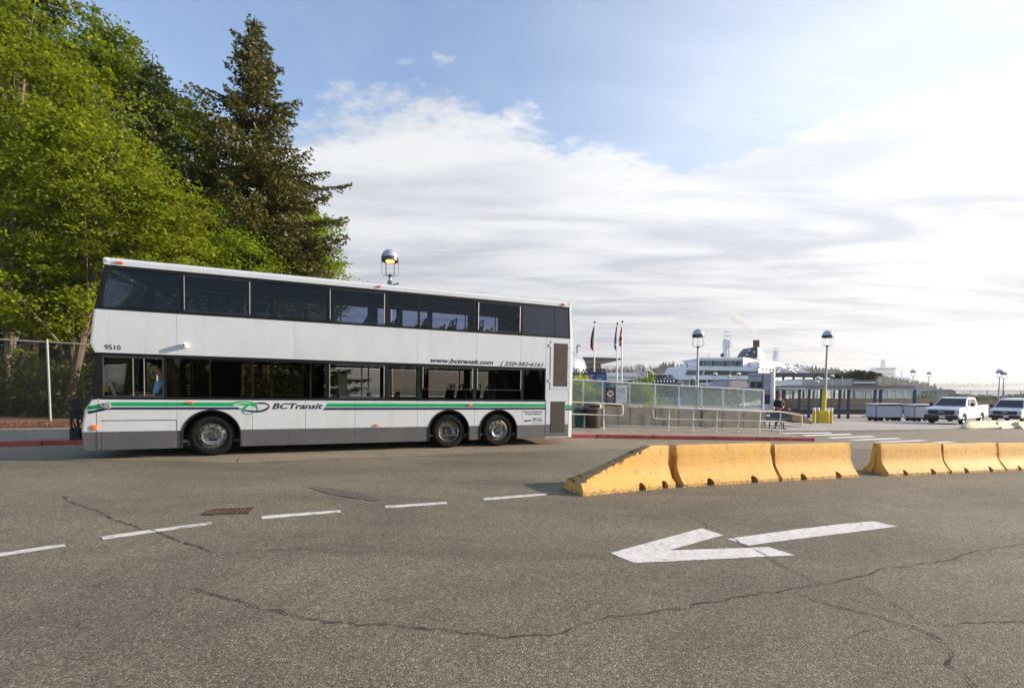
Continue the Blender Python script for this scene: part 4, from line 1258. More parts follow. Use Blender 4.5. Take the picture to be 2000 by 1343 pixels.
def leaf_axes(n, size, tilt=.75):
    nr = unit(np.stack([rng.normal(0, tilt, n), rng.normal(0, tilt, n), np.ones(n)], 1))
    a = rng.normal(0, 1, (n, 3)); a = unit(a - nr * (a * nr).sum(1, keepdims=True)); b = np.cross(nr, a)
    s = size * rng.uniform(.55, 1.25, (n, 1))
    return a * s, b * s * .62


def crown_points(n, ell, spread=.30, flat=.36, per=80, shell=.6, holes=.35):
    """leaf positions: clusters along an uneven shell of several ellipsoids"""
    out = []; cl = []
    tot = sum(e[3] * e[4] * e[5] for e in ell)
    for cx, cy, cz, rx, ry, rz in ell:
        k = int(n / per * (rx * ry * rz) / tot) + 1
        d = unit(rng.normal(0, 1, (k, 3))); r = (shell + (1 - shell) * rng.random((k, 1)) ** .6)
        w = np.sin(d[:, :1] * 5 + cx) * np.sin(d[:, 1:2] * 4.3 + cz) * np.sin(d[:, 2:3] * 5.2 + cy)
        r = r * (1 + .28 * w + rng.normal(0, .06, (k, 1)))
        c = np.array([cx, cy, cz]) + d * r * np.array([rx, ry, rz]); cl.append(c)
        sz = rng.uniform(.4, 1.5, (k, 1)); m_ = rng.poisson(per, k)
        ci = np.repeat(np.arange(k), m_)
        p = c[ci] + rng.normal(0, 1, (len(ci), 3)) * np.array([spread, spread, spread * flat]) * sz[ci]
        # twigs droop away from the middle of a cluster
        rad = np.linalg.norm(p[:, :2] - c[ci][:, :2], axis=1); p[:, 2] -= rad * .25
        out.append(p)
    return np.concatenate(out), np.concatenate(cl)


mat('bark', (.07, .05, .035), .9, var=.3, vscale=4, bump=.9, bscale=14, col2=(.12, .09, .065))
mat('bark_pale', (.20, .165, .12), .9, var=.3, vscale=7, bump=.5, bscale=14, col2=(.07, .055, .04))
leafmat('leaf_maple', (.11, .15, .010), (.19, .24, .016), (.35, .36, .03), .55, .42)
leafmat('leaf_alder', (.085, .145, .014), (.16, .20, .016), (.25, .27, .024), .5, .42)
leafmat('leaf_bright', (.12, .20, .012), (.19, .26, .018), (.27, .31, .03), .7, .5)
leafmat('needle_brown', (.045, .075, .017), (.095, .085, .022), (.18, .13, .036), .9, .2)
leafmat('needle_green', (.038, .066, .018), (.065, .09, .024), (.10, .115, .032), .8, .25)
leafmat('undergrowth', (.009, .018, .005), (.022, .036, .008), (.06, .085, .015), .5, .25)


def tree(name, label, base, top, ell, n, lm, size=.085, tr=.22, bark='bark', limbs=26, lean=None, group='trees beside the road', spread=.31, stems=1):
    base = Vector(base); t_ = thing(name, label, 'tree', base, group)
    top = Vector(top); mb = MB()
    mid = base.lerp(top, .4) + Vector(lean or (random.uniform(-.4, .4), random.uniform(-.3, .3), 0))
    path = [base, base.lerp(mid, .12), base.lerp(mid, .5), mid, mid.lerp(top, .5) + Vector((random.uniform(-.3, .3), 0, 0)), top]
    mb.tube(path, tr, 10, tr * .18)
    mb.build('trunk', bark, t_, smooth=True)
    P_, CL = crown_points(n, ell, spread=spread)
    quads_mesh('crown', P_, *leaf_axes(len(P_), size), lm, t_)
    mb = MB()
    for i in rng.choice(len(CL), min(limbs, len(CL)), replace=False):
        c = Vector(CL[i]); f = min(.92, max(.18, ((c.z - base.z) / max(1, (top.z - base.z))) * .75))
        k = f * (len(path) - 1); a = path[int(k)].lerp(path[min(int(k) + 1, len(path) - 1)], k - int(k))
        m_ = a.lerp(c, .5) + Vector((0, 0, -.25 + random.random() * .6)); mb.tube([a, a.lerp(m_, .5) + Vector((0, 0, .1)), m_, c], tr * .28 * (1 - f * .5), 5, .012)
    for _ in range(limbs * 2):
        i = rng.integers(len(CL)); c = Vector(CL[i]); d = Vector((random.uniform(-1, 1), random.uniform(-1, 1), random.uniform(-.2, .8))); mb.tube([c - d * .5, c, c + d * .45 + Vector((0, 0, -.1))], .014, 4, .005)
    mb.build('limbs', bark, t_, smooth=True, kind='stuff')
    return t_


def conifer(label, base, h, R0, lm='needle_green', seed=0, z_lo=.08, dens=1., group='trees beside the road', rag=.45, blade=.11, shape=.85):
    r_ = np.random.default_rng(seed); rr = random.Random(seed); base = Vector(base)
    t_ = thing('fir_tree', label, 'tree', base, group)
    lean = Vector((rr.uniform(-.006, .012) * h, 0, 0))
    MB().tube([base, base + lean * .5 + Vector((0, 0, h * .5)), base + lean + Vector((0, 0, h))], h * .014 + .05, 9, .02).build('trunk', 'bark', t_, smooth=True)
    limb = MB(); CS, AS = [], []
    z = h * z_lo
    while z < h * .985:
        f = z / h; Lm = min(5.6, R0 * (1 - f) ** shape) * (1 + .22 * sin(z * 1.7 + seed)) + .22
        nb = rr.choice((3, 4, 4, 5)); ph = rr.random() * 6.28
        for k in range(nb):
            L = min(5.8 if R0 > 10 else 99, Lm * rr.uniform(1 - rag, 1.12)); az = ph + 2 * pi * k / nb + rr.uniform(-.4, .4)
            d = Vector((cos(az), sin(az), 0)); s = Vector((-d.y, d.x, 0)); o = base + lean * f + Vector((0, 0, z + rr.uniform(-.15, .15)))
            dr, up = rr.uniform(.10, .32) * (1 - f * .8), rr.uniform(.15, .34)
            pt = lambda t: o + d * L * t + Vector((0, 0, L * (-dr * t * 1.3 + up * t * t)))
            limb.tube([pt(0), pt(.5), pt(.95)], .008 + L * .010, 4, .006)
            st = .13 / dens; t = .12 + rr.random() * .05
            while t < 1.0:
                tl = (.40 * L * (1 - t) ** .8 + .16) * rr.uniform(.45, 1.15)
                if rr.random() < .9:
                    for sg in (-1, 1):
                        q = pt(t); td = (s * sg * .8 + d * .6).normalized(); m_ = max(2, int(tl / .105))
                        u = (np.arange(m_) + r_.random(m_)) / m_
                        c = np.array(q) + np.outer(u * tl, np.array(td)); c[:, 2] -= (u * tl) ** 1.3 * .22 + r_.normal(0, .035, m_)
                        c[:, :2] += r_.normal(0, .03, (m_, 2))
                        a = np.array(td) + r_.normal(0, .45, (m_, 3)); CS.append(c); AS.append(a)
                t += st / L
        z += rr.uniform(.24, .46) * (1 if f < .8 else .75)
    limb.build('branches', 'bark', t_)
    C_ = np.concatenate(CS); A_ = unit(np.concatenate(AS)); n = len(C_)
    C_ = np.concatenate([C_, C_ + r_.normal(0, .05, C_.shape)]); A_ = np.concatenate([A_, unit(A_ + r_.normal(0, .6, A_.shape))])
    b = rng.normal(0, 1, C_.shape); b = unit(b - A_ * (b * A_).sum(1, keepdims=True)); s = blade * rng.uniform(.6, 1.25, (len(C_), 1))
    quads_mesh('crown', C_, A_ * s, b * s * .42, lm, t_)
    return t_


def ep(px, py, Y, rx, ry, rz):
    p = P(px, py, Y); k = Y / 900.
    return (p.x, p.y, p.z, rx * k, ry, rz * k)


def gb(px, Y):  # base on the verge behind the fence
    p = P(px, 760, Y); return Vector((p.x, Y, gz(p.x, Y) + .12))


tree('maple_tree', 'yellow green maple filling the upper left corner', gb(20, 21), P(60, 60, 21), [ep(20, 330, 20, 180, 3.2, 330), ep(-60, 120, 22, 190, 3.5, 220), ep(95, 170, 21, 95, 2.4, 110), ep(60, 560, 19, 130, 2., 120)], 47000, 'leaf_maple', .092, .2, 'bark_pale', 34)
tree('maple_tree', 'yellow green maple with a pale forked trunk above the bus nose', gb(125, 18.2), P(200, 330, 19.5), [ep(180, 400, 19.5, 150, 2.4, 190), ep(300, 440, 20, 100, 2.2, 110), ep(90, 590, 18, 110, 1.6, 60), ep(200, 320, 21, 85, 2.2, 80)], 42000, 'leaf_maple', .085, .2, 'bark', 34, lean=(.35, 0, 0))
tree('alder_tree', 'tall green alder behind the maples, open feathery top', gb(215, 26), P(215, 70, 26), [ep(220, 260, 26, 92, 2.6, 180), ep(212, 105, 26, 48, 1.6, 55), ep(285, 230, 27, 50, 1.8, 80), ep(150, 170, 27, 60, 2, 100)], 50000, 'leaf_alder', .09, .16, 'bark_pale', 24, spread=.42)
tree('alder_tree', 'green alder between the two firs', gb(385, 27), P(380, 215, 27), [ep(370, 330, 27, 62, 2., 130), ep(385, 480, 26, 90, 2.2, 100), ep(350, 250, 29, 34, 1.6, 60)], 34000, 'leaf_alder', .09, .14, 'bark', 18, spread=.4)
tree('maple_tree', 'bright green maple low behind the bus roof under the large fir', gb(470, 24), P(460, 470, 24), [ep(470, 505, 24, 60, 1.8, 50), ep(420, 470, 25, 60, 1.8, 60)], 15000, 'leaf_bright', .08, .12, 'bark', 10, spread=.4)
tree('maple_tree', 'bright green maple showing through the right side of the large fir', gb(600, 34), P(610, 440, 34), [ep(615, 480, 34, 48, 2., 85), ep(540, 430, 34, 60, 2., 90), ep(640, 560, 34, 30, 1.5, 60)], 20000, 'leaf_bright', .11, .14, 'bark', 14, spread=.5)
bF = gb(516, 28)
conifer('large brown green fir with ragged outline, tallest in front of the sky', bF, P(516, 30, 28).z - bF.z, 10.8, 'needle_brown', 3, .16, 1.05, blade=.12, shape=1.02, rag=.58)
bF = gb(318, 25)
conifer('slender green fir rising between the alders', bF, P(318, 104, 25).z - bF.z, 4.8, 'needle_green', 11, .1, 1., blade=.12, rag=.4)
bF = gb(60, 33)
conifer('very tall dark fir whose branches cross the top left corner', bF, 34., 7., 'needle_green', 23, .2, .75, blade=.16, rag=.35, shape=.6)
bF = gb(420, 40)
conifer('dark fir far back between the large fir and the alder', bF, P(420, 250, 40).z - bF.z, 5.5, 'needle_green', 31, .05, .7, blade=.16)
bF = gb(150, 42)
conifer('dark fir deep in the wood behind the maples', bF, P(150, 240, 42).z - bF.z, 6.5, 'needle_green', 41, .03, .7, blade=.17)
bF = gb(620, 46)
conifer('small dark fir behind the bus roof at the wood edge', bF, P(590, 400, 46).z - bF.z, 4.6, 'needle_green', 47, .03, .7, blade=.17)
bF = gb(-60, 38)
conifer('dark fir beyond the left edge of the fence', bF, 17., 6.5, 'needle_green', 53, .03, .6, blade=.17)
# slim trunks seen through the fence
for k, (px, Y, pt_, r_, lb) in enumerate(((14, 19, 300, .10, 'slim pale trunk nearest the left edge behind the fence'), (52, 24, 350, .11, 'slim dark trunk behind the fence post'), (165, 23, 380, .12, 'slim trunk just left of the bus nose'), (-20, 22, 300, .16, 'thick trunk at the left edge behind the fence'))):
    b_ = gb(px, Y); t_ = thing('young_tree', lb, 'tree', b_, 'trees beside the road'); tp = P(px + random.uniform(-20, 20), pt_, Y)
    MB().tube([b_, b_.lerp(tp, .4) + Vector((.1, 0, 0)), tp], r_, 8, r_ * .5).build('trunk', 'bark_pale' if k == 0 else 'bark', t_, smooth=True)
    PP_, _ = crown_points(1500, [(tp.x, tp.y, tp.z, 1.6, 1.6, 1.6)], per=60); quads_mesh('crown', PP_, *leaf_axes(len(PP_), .08), 'leaf_alder', t_)
# leaning dead stem across the left edge
a_, b2_ = P(-20, 520, 18), P(115, 668, 17.6); t_ = thing('dead_branch', 'bare leaning branch crossing the leaves at the left edge', 'branch', tuple(P(122, 690, 18.1)))
MB().tube([P(122, 690, 18.1), b2_, P(60, 605, 17.8), a_], .05, 7, .03).build('stem', 'bark_pale', t_, smooth=True)
# undergrowth behind the fence
def scatter_cloud(name, label, boxes, n, lm, size, kind='stuff', spread=.4):
    P_, _ = crown_points(n, boxes, spread=spread, shell=.2, per=70, flat=.6)
    P_ = P_[[p[2] > gz(p[0], p[1]) + .1 for p in P_]] if len(P_) < 200000 else P_
    o = quads_mesh(name, P_, *leaf_axes(len(P_), size, 1.), lm, None, kind); o['label'] = label; return o


bx_ = []
for i in range(44):
    px = random.uniform(-150, 620 if i < 24 else 230); Y = random.uniform(18.5, 30) if i < 24 else random.uniform(17.8, 21); p = P(px, 760, Y); bx_.append((p.x, Y, gz(p.x, Y) + random.uniform(.3, 1.5), 1.6, 1.3, random.uniform(.8, 1.9)))
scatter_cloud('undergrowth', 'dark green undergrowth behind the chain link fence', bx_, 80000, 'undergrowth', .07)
bx_ = []
for i in range(20):
    px = random.uniform(-300, 640); Y = random.uniform(33, 52); p = P(px, 760, Y); bx_.append((p.x, Y, gz(p.x, Y) + random.uniform(1, 4.5), 3, 2.5, 3))
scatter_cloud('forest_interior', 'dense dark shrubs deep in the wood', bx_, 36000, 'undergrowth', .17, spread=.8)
# fallen leaves and weeds along the fence foot
mb_p = []
for _ in range(2600):
    px = random.uniform(-200, 200); q = G(px, random.uniform(819, 834), .14); mb_p.append((q.x, q.y, gz(q.x, q.y) + .15))
o = quads_mesh('fallen_leaves', np.array(mb_p, np.float32), *leaf_axes(len(mb_p), .035, .3), leafmat('leaf_dry', (.24, .09, .04), (.16, .06, .03), (.3, .16, .08), 2., .1), None, 'stuff'); o['label'] = 'reddish fallen leaves along the fence foot'

# chain link fence
FY = [G(-330, 832, .14), G(97, 823, .14), P(330, 822, 17.6)]
FA = Vector((FY[0].x, FY[0].y, 0)); FB = Vector((FY[2].x, FY[2].y, 0)); fd = (FB - FA).normalized(); FL = (FB - FA).length
FH = P(95, 665, FY[1].y).z - FY[1].z
fz = lambda s_: gz((FA + fd * s_).x, (FA + fd * s_).y) + .13
fen = thing('chain_link_fence', 'tall galvanised chain link fence between the pavement and the trees', 'fence', (FY[1].x, FY[1].y, FY[1].z))
fp = lambda s_, z: tuple(FA + fd * s_ + Vector((0, 0, fz(s_) + z)))
s97 = (Vector((FY[1].x, FY[1].y, 0)) - FA).length
k = s97 % 2.9
while k < FL:
    MB().tube([fp(k, -.1), fp(k, FH + .03)], .036, 10).lathe([(0, .05), (.03, .035), (.042, 0)], fp(k, FH + .03)).build('post', 'galvanised', fen, smooth=True); k += 2.9
MB().tube([fp(0, FH), fp(FL, FH)], .022, 8).build('top_rail', 'galvanised', fen, smooth=True)
MB().tube([fp(0, .06), fp(FL, .06)], .012, 6).build('bottom_wire', 'galvanised', fen)
mb = MB(); cs = .075
for sg in (-1, 1):
    s_ = -FH
    while s_ < FL + FH:
        a0, a1 = (s_, 0.), (s_ + sg * FH, FH)
        if sg < 0: a0, a1 = (s_ + FH, 0.), (s_, FH)
        (x0, z0), (x1, z1) = a0, a1
        # clip to fence
        def cl(x0, z0, x1, z1):
            if x0 > x1: x0, z0, x1, z1 = x1, z1, x0, z0
            if x1 <= 0 or x0 >= FL: return None
            if x0 < 0: z0 += (z1 - z0) * (-x0) / (x1 - x0); x0 = 0
            if x1 > FL: z1 = z0 + (z1 - z0) * (FL - x0) / (x1 - x0); x1 = FL
            return x0, z0, x1, z1
        r = cl(x0, z0, x1, z1)
        if r: mb.tube([fp(r[0], r[1]), fp(r[2], r[3])], .0019, 3, cap=False)
        s_ += cs
mb.build('wire_mesh', mat('fence_wire', (.055, .055, .05), .7, .0), fen, kind='stuff')

# ------------------------------------------------------------------ ramp wall, glass rail, pipe rail
mat('rail_cream', (.74, .66, .54), .5, var=.08, vscale=10)
mat('rail_white', (.70, .70, .68), .45, var=.06, vscale=10)
glassmat('glass_rail', (.80, .85, .82), .05, haze=(.66, .70, .62), hazefac=.50)
glassmat('glass_pale', (.80, .86, .84), .06, haze=(.55, .60, .58), hazefac=.35)
mat('tan_wall', (.30, .25, .19), .9, var=.1, vscale=3, dirt=(.20, .17, .13), dscale=1.5)


def slab(mb, x0, y0, x1, y1, Y, depth=.3):
    """box whose front face spans a pixel rectangle of the photograph at distance Y"""
    a = P(x0, y0, Y); b = P(x1, y1, Y); return mb.box(a.x, b.x, Y, Y + depth, b.z, a.z)


def poly(mb, pts, Y, depth=.3): return mb.prism([tuple(P(x, y, Y)) for x, y in pts], (0, depth, 0))


WY = 19.0
wall = thing('retaining_wall', 'stained grey concrete ramp wall below the glass railing', 'wall', (P(1340, 840, WY).x, WY, gz(P(1340, 840, WY).x, WY)))
edges_ = [1096, 1138, 1180, 1231, 1280, 1326, 1370, 1412, 1453, 1497]
topy = lambda x: 793.5 + (x - 1180) * .0285
for a, b in zip(edges_[:-1], edges_[1:]):
    A = P(a + .5, topy(a), WY); B_ = P(b - .5, topy(b), WY)
    MB().prism([(A.x, WY, gz(A.x, WY) - .2), (B_.x, WY, gz(B_.x, WY) - .2), (B_.x, WY, B_.z), (A.x, WY, A.z)], (0, .3, 0)).build('wall_panel', 'concrete_wall', wall, bevel=.006)
A = P(1180, 800, WY); B_ = P(1500, 800, WY - .0)
MB().prism([(A.x, WY - .28, -.3 + gz(A.x, WY)), (B_.x + .1, WY - .28, -.3 + gz(B_.x, WY)), (B_.x + .1, WY - .28, gz(B_.x, WY) + .135), (A.x, WY - .28, gz(A.x, WY) + .20)], (0, .275, 0)).build('toe', 'concrete_pale', wall, bevel=.02)
rl = thing('glass_railing', 'white framed glass railing on top of the concrete wall', 'railing', tuple(P(1340, topy(1340), WY + .15)))
gt = lambda x: 745 + (x - 1180) * .0555
gb_ = lambda x: 788.5 + (x - 1180) * .031
gy = WY + .12
for x in (1139, 1177, 1230, 1279.5, 1326, 1370, 1412, 1452, 1491):
    a = P(x, gt(x), gy); b = P(x - .6, topy(x), gy); MB().tube([b, a], .035, 8).build('post', 'rail_white', rl)
px_ = [1096, 1139, 1177, 1230, 1279.5, 1326, 1370, 1412, 1452, 1491]
MB().tube([P(x, gt(x), gy) for x in px_], .034, 8).build('top_rail', 'rail_white', rl)
MB().tube([P(x, gb_(x), gy) for x in px_], .028, 8).build('bottom_rail', 'rail_white', rl)
for a, b in zip(px_[:-1], px_[1:]):
    MB().prism([tuple(P(a + 2.5, gt(a) + 2, gy)), tuple(P(b - 2.5, gt(b) + 2, gy)), tuple(P(b - 2.5, gb_(b) - 1.5, gy)), tuple(P(a + 2.5, gb_(a) - 1.5, gy))], (0, .012, 0)).build('glass_pane', 'glass_rail', rl)
# signs on the glass
sg_ = thing('no_idling_sign', 'navy sign with a red crossed circle reading No Bus Idling on the glass railing', 'sign', tuple(P(1193, 787, gy - .06)))
slab(MB(), 1183, 757, 1201.5, 786.5, gy - .06, .02).build('board', mat('sign_navy', (.02, .04, .10), .5), sg_)
c = P(1192, 768.5, gy - .075)
MB().lathe([(0, 0), (.15, 0), (.15, .01)], tuple(c), 'y', 28).build('disc', 'white_flat', sg_)
MB().tube([c + Vector((.148 * cos(a), -.004, .148 * sin(a))) for a in np.linspace(0, 2 * pi, 29)], .014, 6, cap=False).tube([c + Vector((-.105, -.006, .105)), c + Vector((.105, -.006, -.105))], .010, 6).build('red_ring', 'red_lens', sg_)
MB().cbox((c.x + .01, c.y - .004, c.z + .01), (.13, .006, .055)).cbox((c.x - .03, c.y - .004, c.z - .03), (.03, .006, .04)).cbox((c.x + .05, c.y - .004, c.z - .03), (.03, .006, .04)).build('bus_symbol', 'black_paint', sg_)
text('No Bus Idling', .085, 'white_flat', sg_, P(1192, 779, gy - .068), align='CENTER', sx=.72)
text('Please turn off', .05, 'white_flat', sg_, P(1192, 782.3, gy - .068), align='CENTER', sx=.8)
text('your engine', .05, 'white_flat', sg_, P(1192, 785, gy - .068), align='CENTER', sx=.8)
slab(MB(), 1182, 747.5, 1189, 755, gy - .06, .015).build('badge', 'blue_sign', sg_)
nb = thing('notice_board', 'white framed notice sheet on the glass railing right of the navy sign', 'sign', tuple(P(1215, 787, gy - .06)))
slab(MB(), 1203.5, 751.5, 1225, 787.5, gy - .06, .03).build('frame', 'rail_white', nb)
slab(MB(), 1205.5, 753.5, 1223, 784.5, gy - .072, .01).build('sheet', mat('paper', (.72, .70, .72), .7, var=.05), nb)
mb = MB()
for k in range(9): slab(mb, 1207.5, 758.5 + k * 1.15, 1221, 759.0 + k * 1.15, gy - .076, .003)
for k in range(3): slab(mb, 1207.5, 773 + k * 1.6, 1216 + k * 2, 773.5 + k * 1.6, gy - .076, .003)
mb.build('print', mat('print_grey', (.35, .34, .38), .8), nb, kind='stuff')

RY = 16.6
pr_ = thing('pipe_handrail', 'cream two bar pipe handrail ending in a loop beside the bus rear', 'railing', (P(1179, 845, RY).x, RY, gz(P(1179, 845, RY).x, RY) + .1))
U_ = lambda pts, Y=RY: [P(x, y, Y) for x, y in pts]
MB().tube(U_([(1060, 783.5), (1130, 785.5), (1213, 789.5), (1216, 791), (1216.5, 795), (1216.5, 806), (1215.5, 810), (1213, 811.5), (1130, 808.8), (1060, 806.5)]), .026, 8).build('rails', 'rail_cream', pr_, smooth=True)
for x in (1100, 1179.5):
    a = P(x, 788, RY); MB().tube([a, (a.x, RY, gz(a.x, RY) + .11)], .026, 8).build('post', 'rail_cream', pr_, smooth=True)
pr2 = thing('pipe_handrail', 'long cream two bar pipe handrail curving down past the kerb end', 'railing', (P(1400, 845, RY).x, RY, gz(P(1400, 845, RY).x, RY) + .1))
MB().tube(U_([(1300, 818.2), (1280, 817.3), (1277, 816), (1275.8, 812), (1275.8, 800), (1277, 796.5), (1280, 795.5), (1350, 798), (1430, 801.5), (1485, 803.4)]) + U_([(1525, 803.8), (1566, 811.5)], 16.9), .027, 8).build('rails', 'rail_cream', pr2, smooth=True)
MB().tube(U_([(1300, 818.2), (1400, 820.3), (1485, 822), ]) + U_([(1525, 822.5), (1566, 829.5)], 16.9), .022, 8).build('lower_rail', 'rail_cream', pr2, smooth=True)
for x, y, Y in ((1307.5, 796.5, RY), (1355, 798.5, RY), (1401, 800.5, RY), (1444, 802, RY), (1485, 803.5, RY), (1525, 804, 16.9)):
    a = P(x, y, Y); MB().tube([a, (a.x - .03, Y, gz(a.x, Y) + .02)], .024, 8).build('post', 'rail_cream', pr2, smooth=True)
a, b = P(1566, 811, 16.9), P(1566, 829.5, 16.9); MB().tube([a, b], .024, 8).build('post', 'rail_cream', pr2, smooth=True)

# bins against the wall
def bin_(px, py0, Y, r, h, m, lid, label):
    a = P(px, 800, Y); z = gz(a.x, Y) + .12; t_ = thing('litter_bin', label, 'bin', (a.x, Y, z))
    c = (a.x, Y, z); MB().lathe([(0, 0), (r * .82, 0), (r * .85, .04), (r * .92, h * .62), (r * .95, h * .74)], c, n=20).build('body', m, t_, smooth=True)
    MB().lathe([(r * .96, h * .70), (r * 1.08, h * .71), (r * 1.1, h * .78), (r * 1.04, h * .86), (r * .8, h * .95), (r * .3, h), (0, h)], c, n=20).build('lid', lid, t_, smooth=True)
    MB().box(a.x - r * .6, a.x + r * .6, Y - r * 1.13, Y - r * .85, z + h * .78, z + h * .86).build('opening', 'black_paint', t_)


mat('bin_brown', (.035, .022, .018), .5, var=.2); mat('bin_lid', (.14, .11, .085), .5, var=.15); mat('bin_teal', (.02, .09, .085), .5)
bin_(1158, 782, 17.9, .34, 1.03, 'bin_brown', 'bin_lid', 'brown round litter bin with domed lid behind the handrail')
bin_(1134, 795, 18.4, .26, .78, 'bin_teal', 'bin_teal', 'small teal bin beside the brown litter bin')

# shrubs behind the glass
bx_ = [ep(x, y, Y, rx, .5, ry) for x, y, Y, rx, ry in ((1130, 760, 19.9, 22, 24), (1118, 790, 19.9, 20, 20), (1160, 775, 20.2, 26, 17), (1205, 776, 20, 22, 16), (1245, 768, 20, 22, 20), (1262, 775, 20, 16, 14), (1290, 790, 20, 22, 6), (1185, 788, 19.9, 40, 7))]
P_, _ = crown_points(15000, bx_, spread=.16, shell=.1, per=60, flat=.8)
o = quads_mesh('hedge', P_, *leaf_axes(len(P_), .05, 1.), leafmat('leaf_hedge', (.34, .40, .03), (.42, .46, .04), (.5, .5, .06), .9, .45), None, None); tag(o, 'bright yellow green hedge behind the glass railing beside the bus rear', 'hedge')
for px, py in ((1266, 738), (1272, 733), (1135, 742), (1240, 748)):
    p = P(px, py + 10, 20.1); PP_, _ = crown_points(130, [(p.x, p.y, p.z + .15, .12, .1, .22)], per=30, spread=.09)
    o = quads_mesh('hedge_shoot', PP_, *leaf_axes(len(PP_), .045, 1.), 'leaf_bright'); o['kind']='stuff'; tag(o, {1266: 'leafy shoot left of the black arrivals letters', 1272: 'tallest leafy shoot touching the arrivals letters', 1135: 'leafy shoot in front of the blue kiosk', 1240: 'low leafy shoot just above the glass rail'}[px], 'plant')

# ------------------------------------------------------------------ street lamps
mat('dome_metal', (.50, .52, .58), .3, .55, var=.1, vscale=4)
mat('dome_band', (.03, .045, .075), .4)
mat('pole_grey', (.38, .38, .37), .5, .3, var=.1)
mat('lamp_yellow', (.62, .46, .02), .5, var=.1, vscale=6)


def lamp(px, ytop, Y, label, s=1., lit=False, r=.085, base='pole_grey', dome='dome_metal', group='dome topped street lamps'):
    tp = P(px, ytop, Y); z0 = gz(tp.x, Y) + .005; H = (tp.z - z0) / s
    t_ = thing('street_lamp', label, 'street lamp', (tp.x, Y, z0), group, worldbuilt=False); t_.scale = (s, s, s)
    D = .335; zc = H - .5
    MB().lathe([(.13, 0), (.13, .9), (.085, .95)], n=12).build('pole_base', base, t_, smooth=True)
    MB().tube([(0, 0, .9), (0, 0, H - 1.05)], r, 12, .055).build('pole', 'pole_grey', t_, smooth=True)
    MB().lathe([(.06, H - 1.12), (.07, H - 1.0), (.03, H - .97)], n=10).build('collar', 'steel_dark', t_, smooth=True)
    d = MB().lathe([(.0, H), (.07, H - .01), (.18, H - .05), (.27, H - .14), (.318, H - .26), (.33, H - .33)], n=28).build('dome', dome, t_, smooth=True)
    MB().lathe([(.332, H - .325), (.336, H - .47), (.32, H - .485), (.31, H - .47), (.30, H - .36), (0, H - .34)], n=28).build('dome_band', 'dome_band', d, smooth=True)
    mb = MB()
    for k in range(6):
        a = k * pi / 3 + .3; x, y = .32 * cos(a), .32 * sin(a); mb.tube([(x, y, H - .48), (x, y, H - .95), (x * .9, y * .9, H - 1.02), (0, 0, H - 1.03)], .009, 5)
    mb.build('cage', 'steel_dark', t_)
    MB().lathe([(0, H - .40), (.10, H - .41), (.18, H - .465), (.16, H - .50), (0, H - .51)], n=16).build('bulb', emis('lamp_glow', (1., .38, .06), 3.) if lit else 'steel_dark', t_, smooth=True)
    return t_, H


l0, H0 = lamp(761.5, 487, 18.6, 'lit dome street lamp rising right above the bus roof', lit=True)
MB().cbox((0, -.02, H0 - 1.45), (.17, .17, .42)).build('bracket_box', 'galvanised', l0)
p0 = Vector((0, 0, H0 - 1.40))
cc = thing('security_camera', 'small dome security camera on an arm of the lit lamp above the bus', 'camera', tuple(Vector(l0.location) + p0), worldbuilt=False)
MB().tube([(.08, 0, 0), (.30, 0, .06), (.36, -.02, .03), (.36, -.02, -.06)], .032, 8).build('arm', 'galvanised', cc, smooth=True)
MB().lathe([(0, .0), (.08, -.01), (.12, -.06), (.115, -.10), (0, -.10)], (.38, -.02, -.05), n=16).build('housing', 'white_flat', cc, smooth=True)
MB().lathe([(.085, -.10), (.07, -.16), (.03, -.19), (0, -.195)], (.38, -.02, -.05), n=16).build('dome_glass', 'black_paint', cc, smooth=True)
lamp(1364, 642, 26.6, 'grey dome street lamp behind the glass railing in front of the ferry bridge')
lC, _ = lamp(1614, 645, 30.6, 'grey dome street lamp with a yellow foot between four yellow bollards', r=.095)
lC.rotation_euler = (0, radians(1.), 0)
far_l = [(1397, 727, 72, .95, 'first small dome lamp in front of the ferry, directly right of the tall lamp'), (1442.5, 727, 71, .95, 'small dome lamp in front of the right part of the ferry windows'), (1424, 732, 77, .8, 'small dome lamp between two others in front of the ferry'),
         (1354, 736, 77, .75, 'faint small dome lamp just left of the tall lamp by the glass rail'), (1625, 731, 74, .9, 'small dome lamp right of the yellow footed lamp pole'), (1598, 735, 76, .85, 'small dome lamp just left of the yellow footed lamp pole'),
         (1596, 742, 66, .8, 'lowest small dome lamp left of the yellow footed lamp pole'), (1645.6, 722, 72, .9, 'small dome lamp in front of the footbridge'), (1784, 721, 62, .9, 'small dome lamp above the right end of the canopy'),
         (1815, 725, 74, .9, 'small dome lamp over the parked pickup'), (1953, 720, 52, .95, 'taller of the paired dome lamps near the right edge'), (1961, 724, 57, .95, 'shorter of the paired dome lamps near the right edge')]
for px, y, Y, s_, lb in far_l: lamp(px, y, Y, lb, s_, dome='white_flat')
b0 = Vector((P(1606.5, 828, 30.3).x, 30.3, 0)); b0.z = gz(b0.x, 30.3) + .01
fb = thing('lamp_footing', 'chunky yellow concrete footing under the tall lamp between bollards', 'footing', tuple(b0))
MB().prism([(b0.x - .36, 30.05, b0.z), (b0.x + .30, 30.05, b0.z), (b0.x + .30, 30.05, b0.z + .62), (b0.x + .2, 30.05, b0.z + .82), (b0.x - .28, 30.05, b0.z + .82), (b0.x - .36, 30.05, b0.z + .62)], (0, .4, 0)).build('block', 'lamp_yellow', fb, bevel=.05)
MB().tube([(b0.x + .02, 30.28, b0.z + .8), (b0.x + .06, 30.28, b0.z + 2.1)], .13, 12).build('sleeve', 'lamp_yellow', fb, smooth=True)
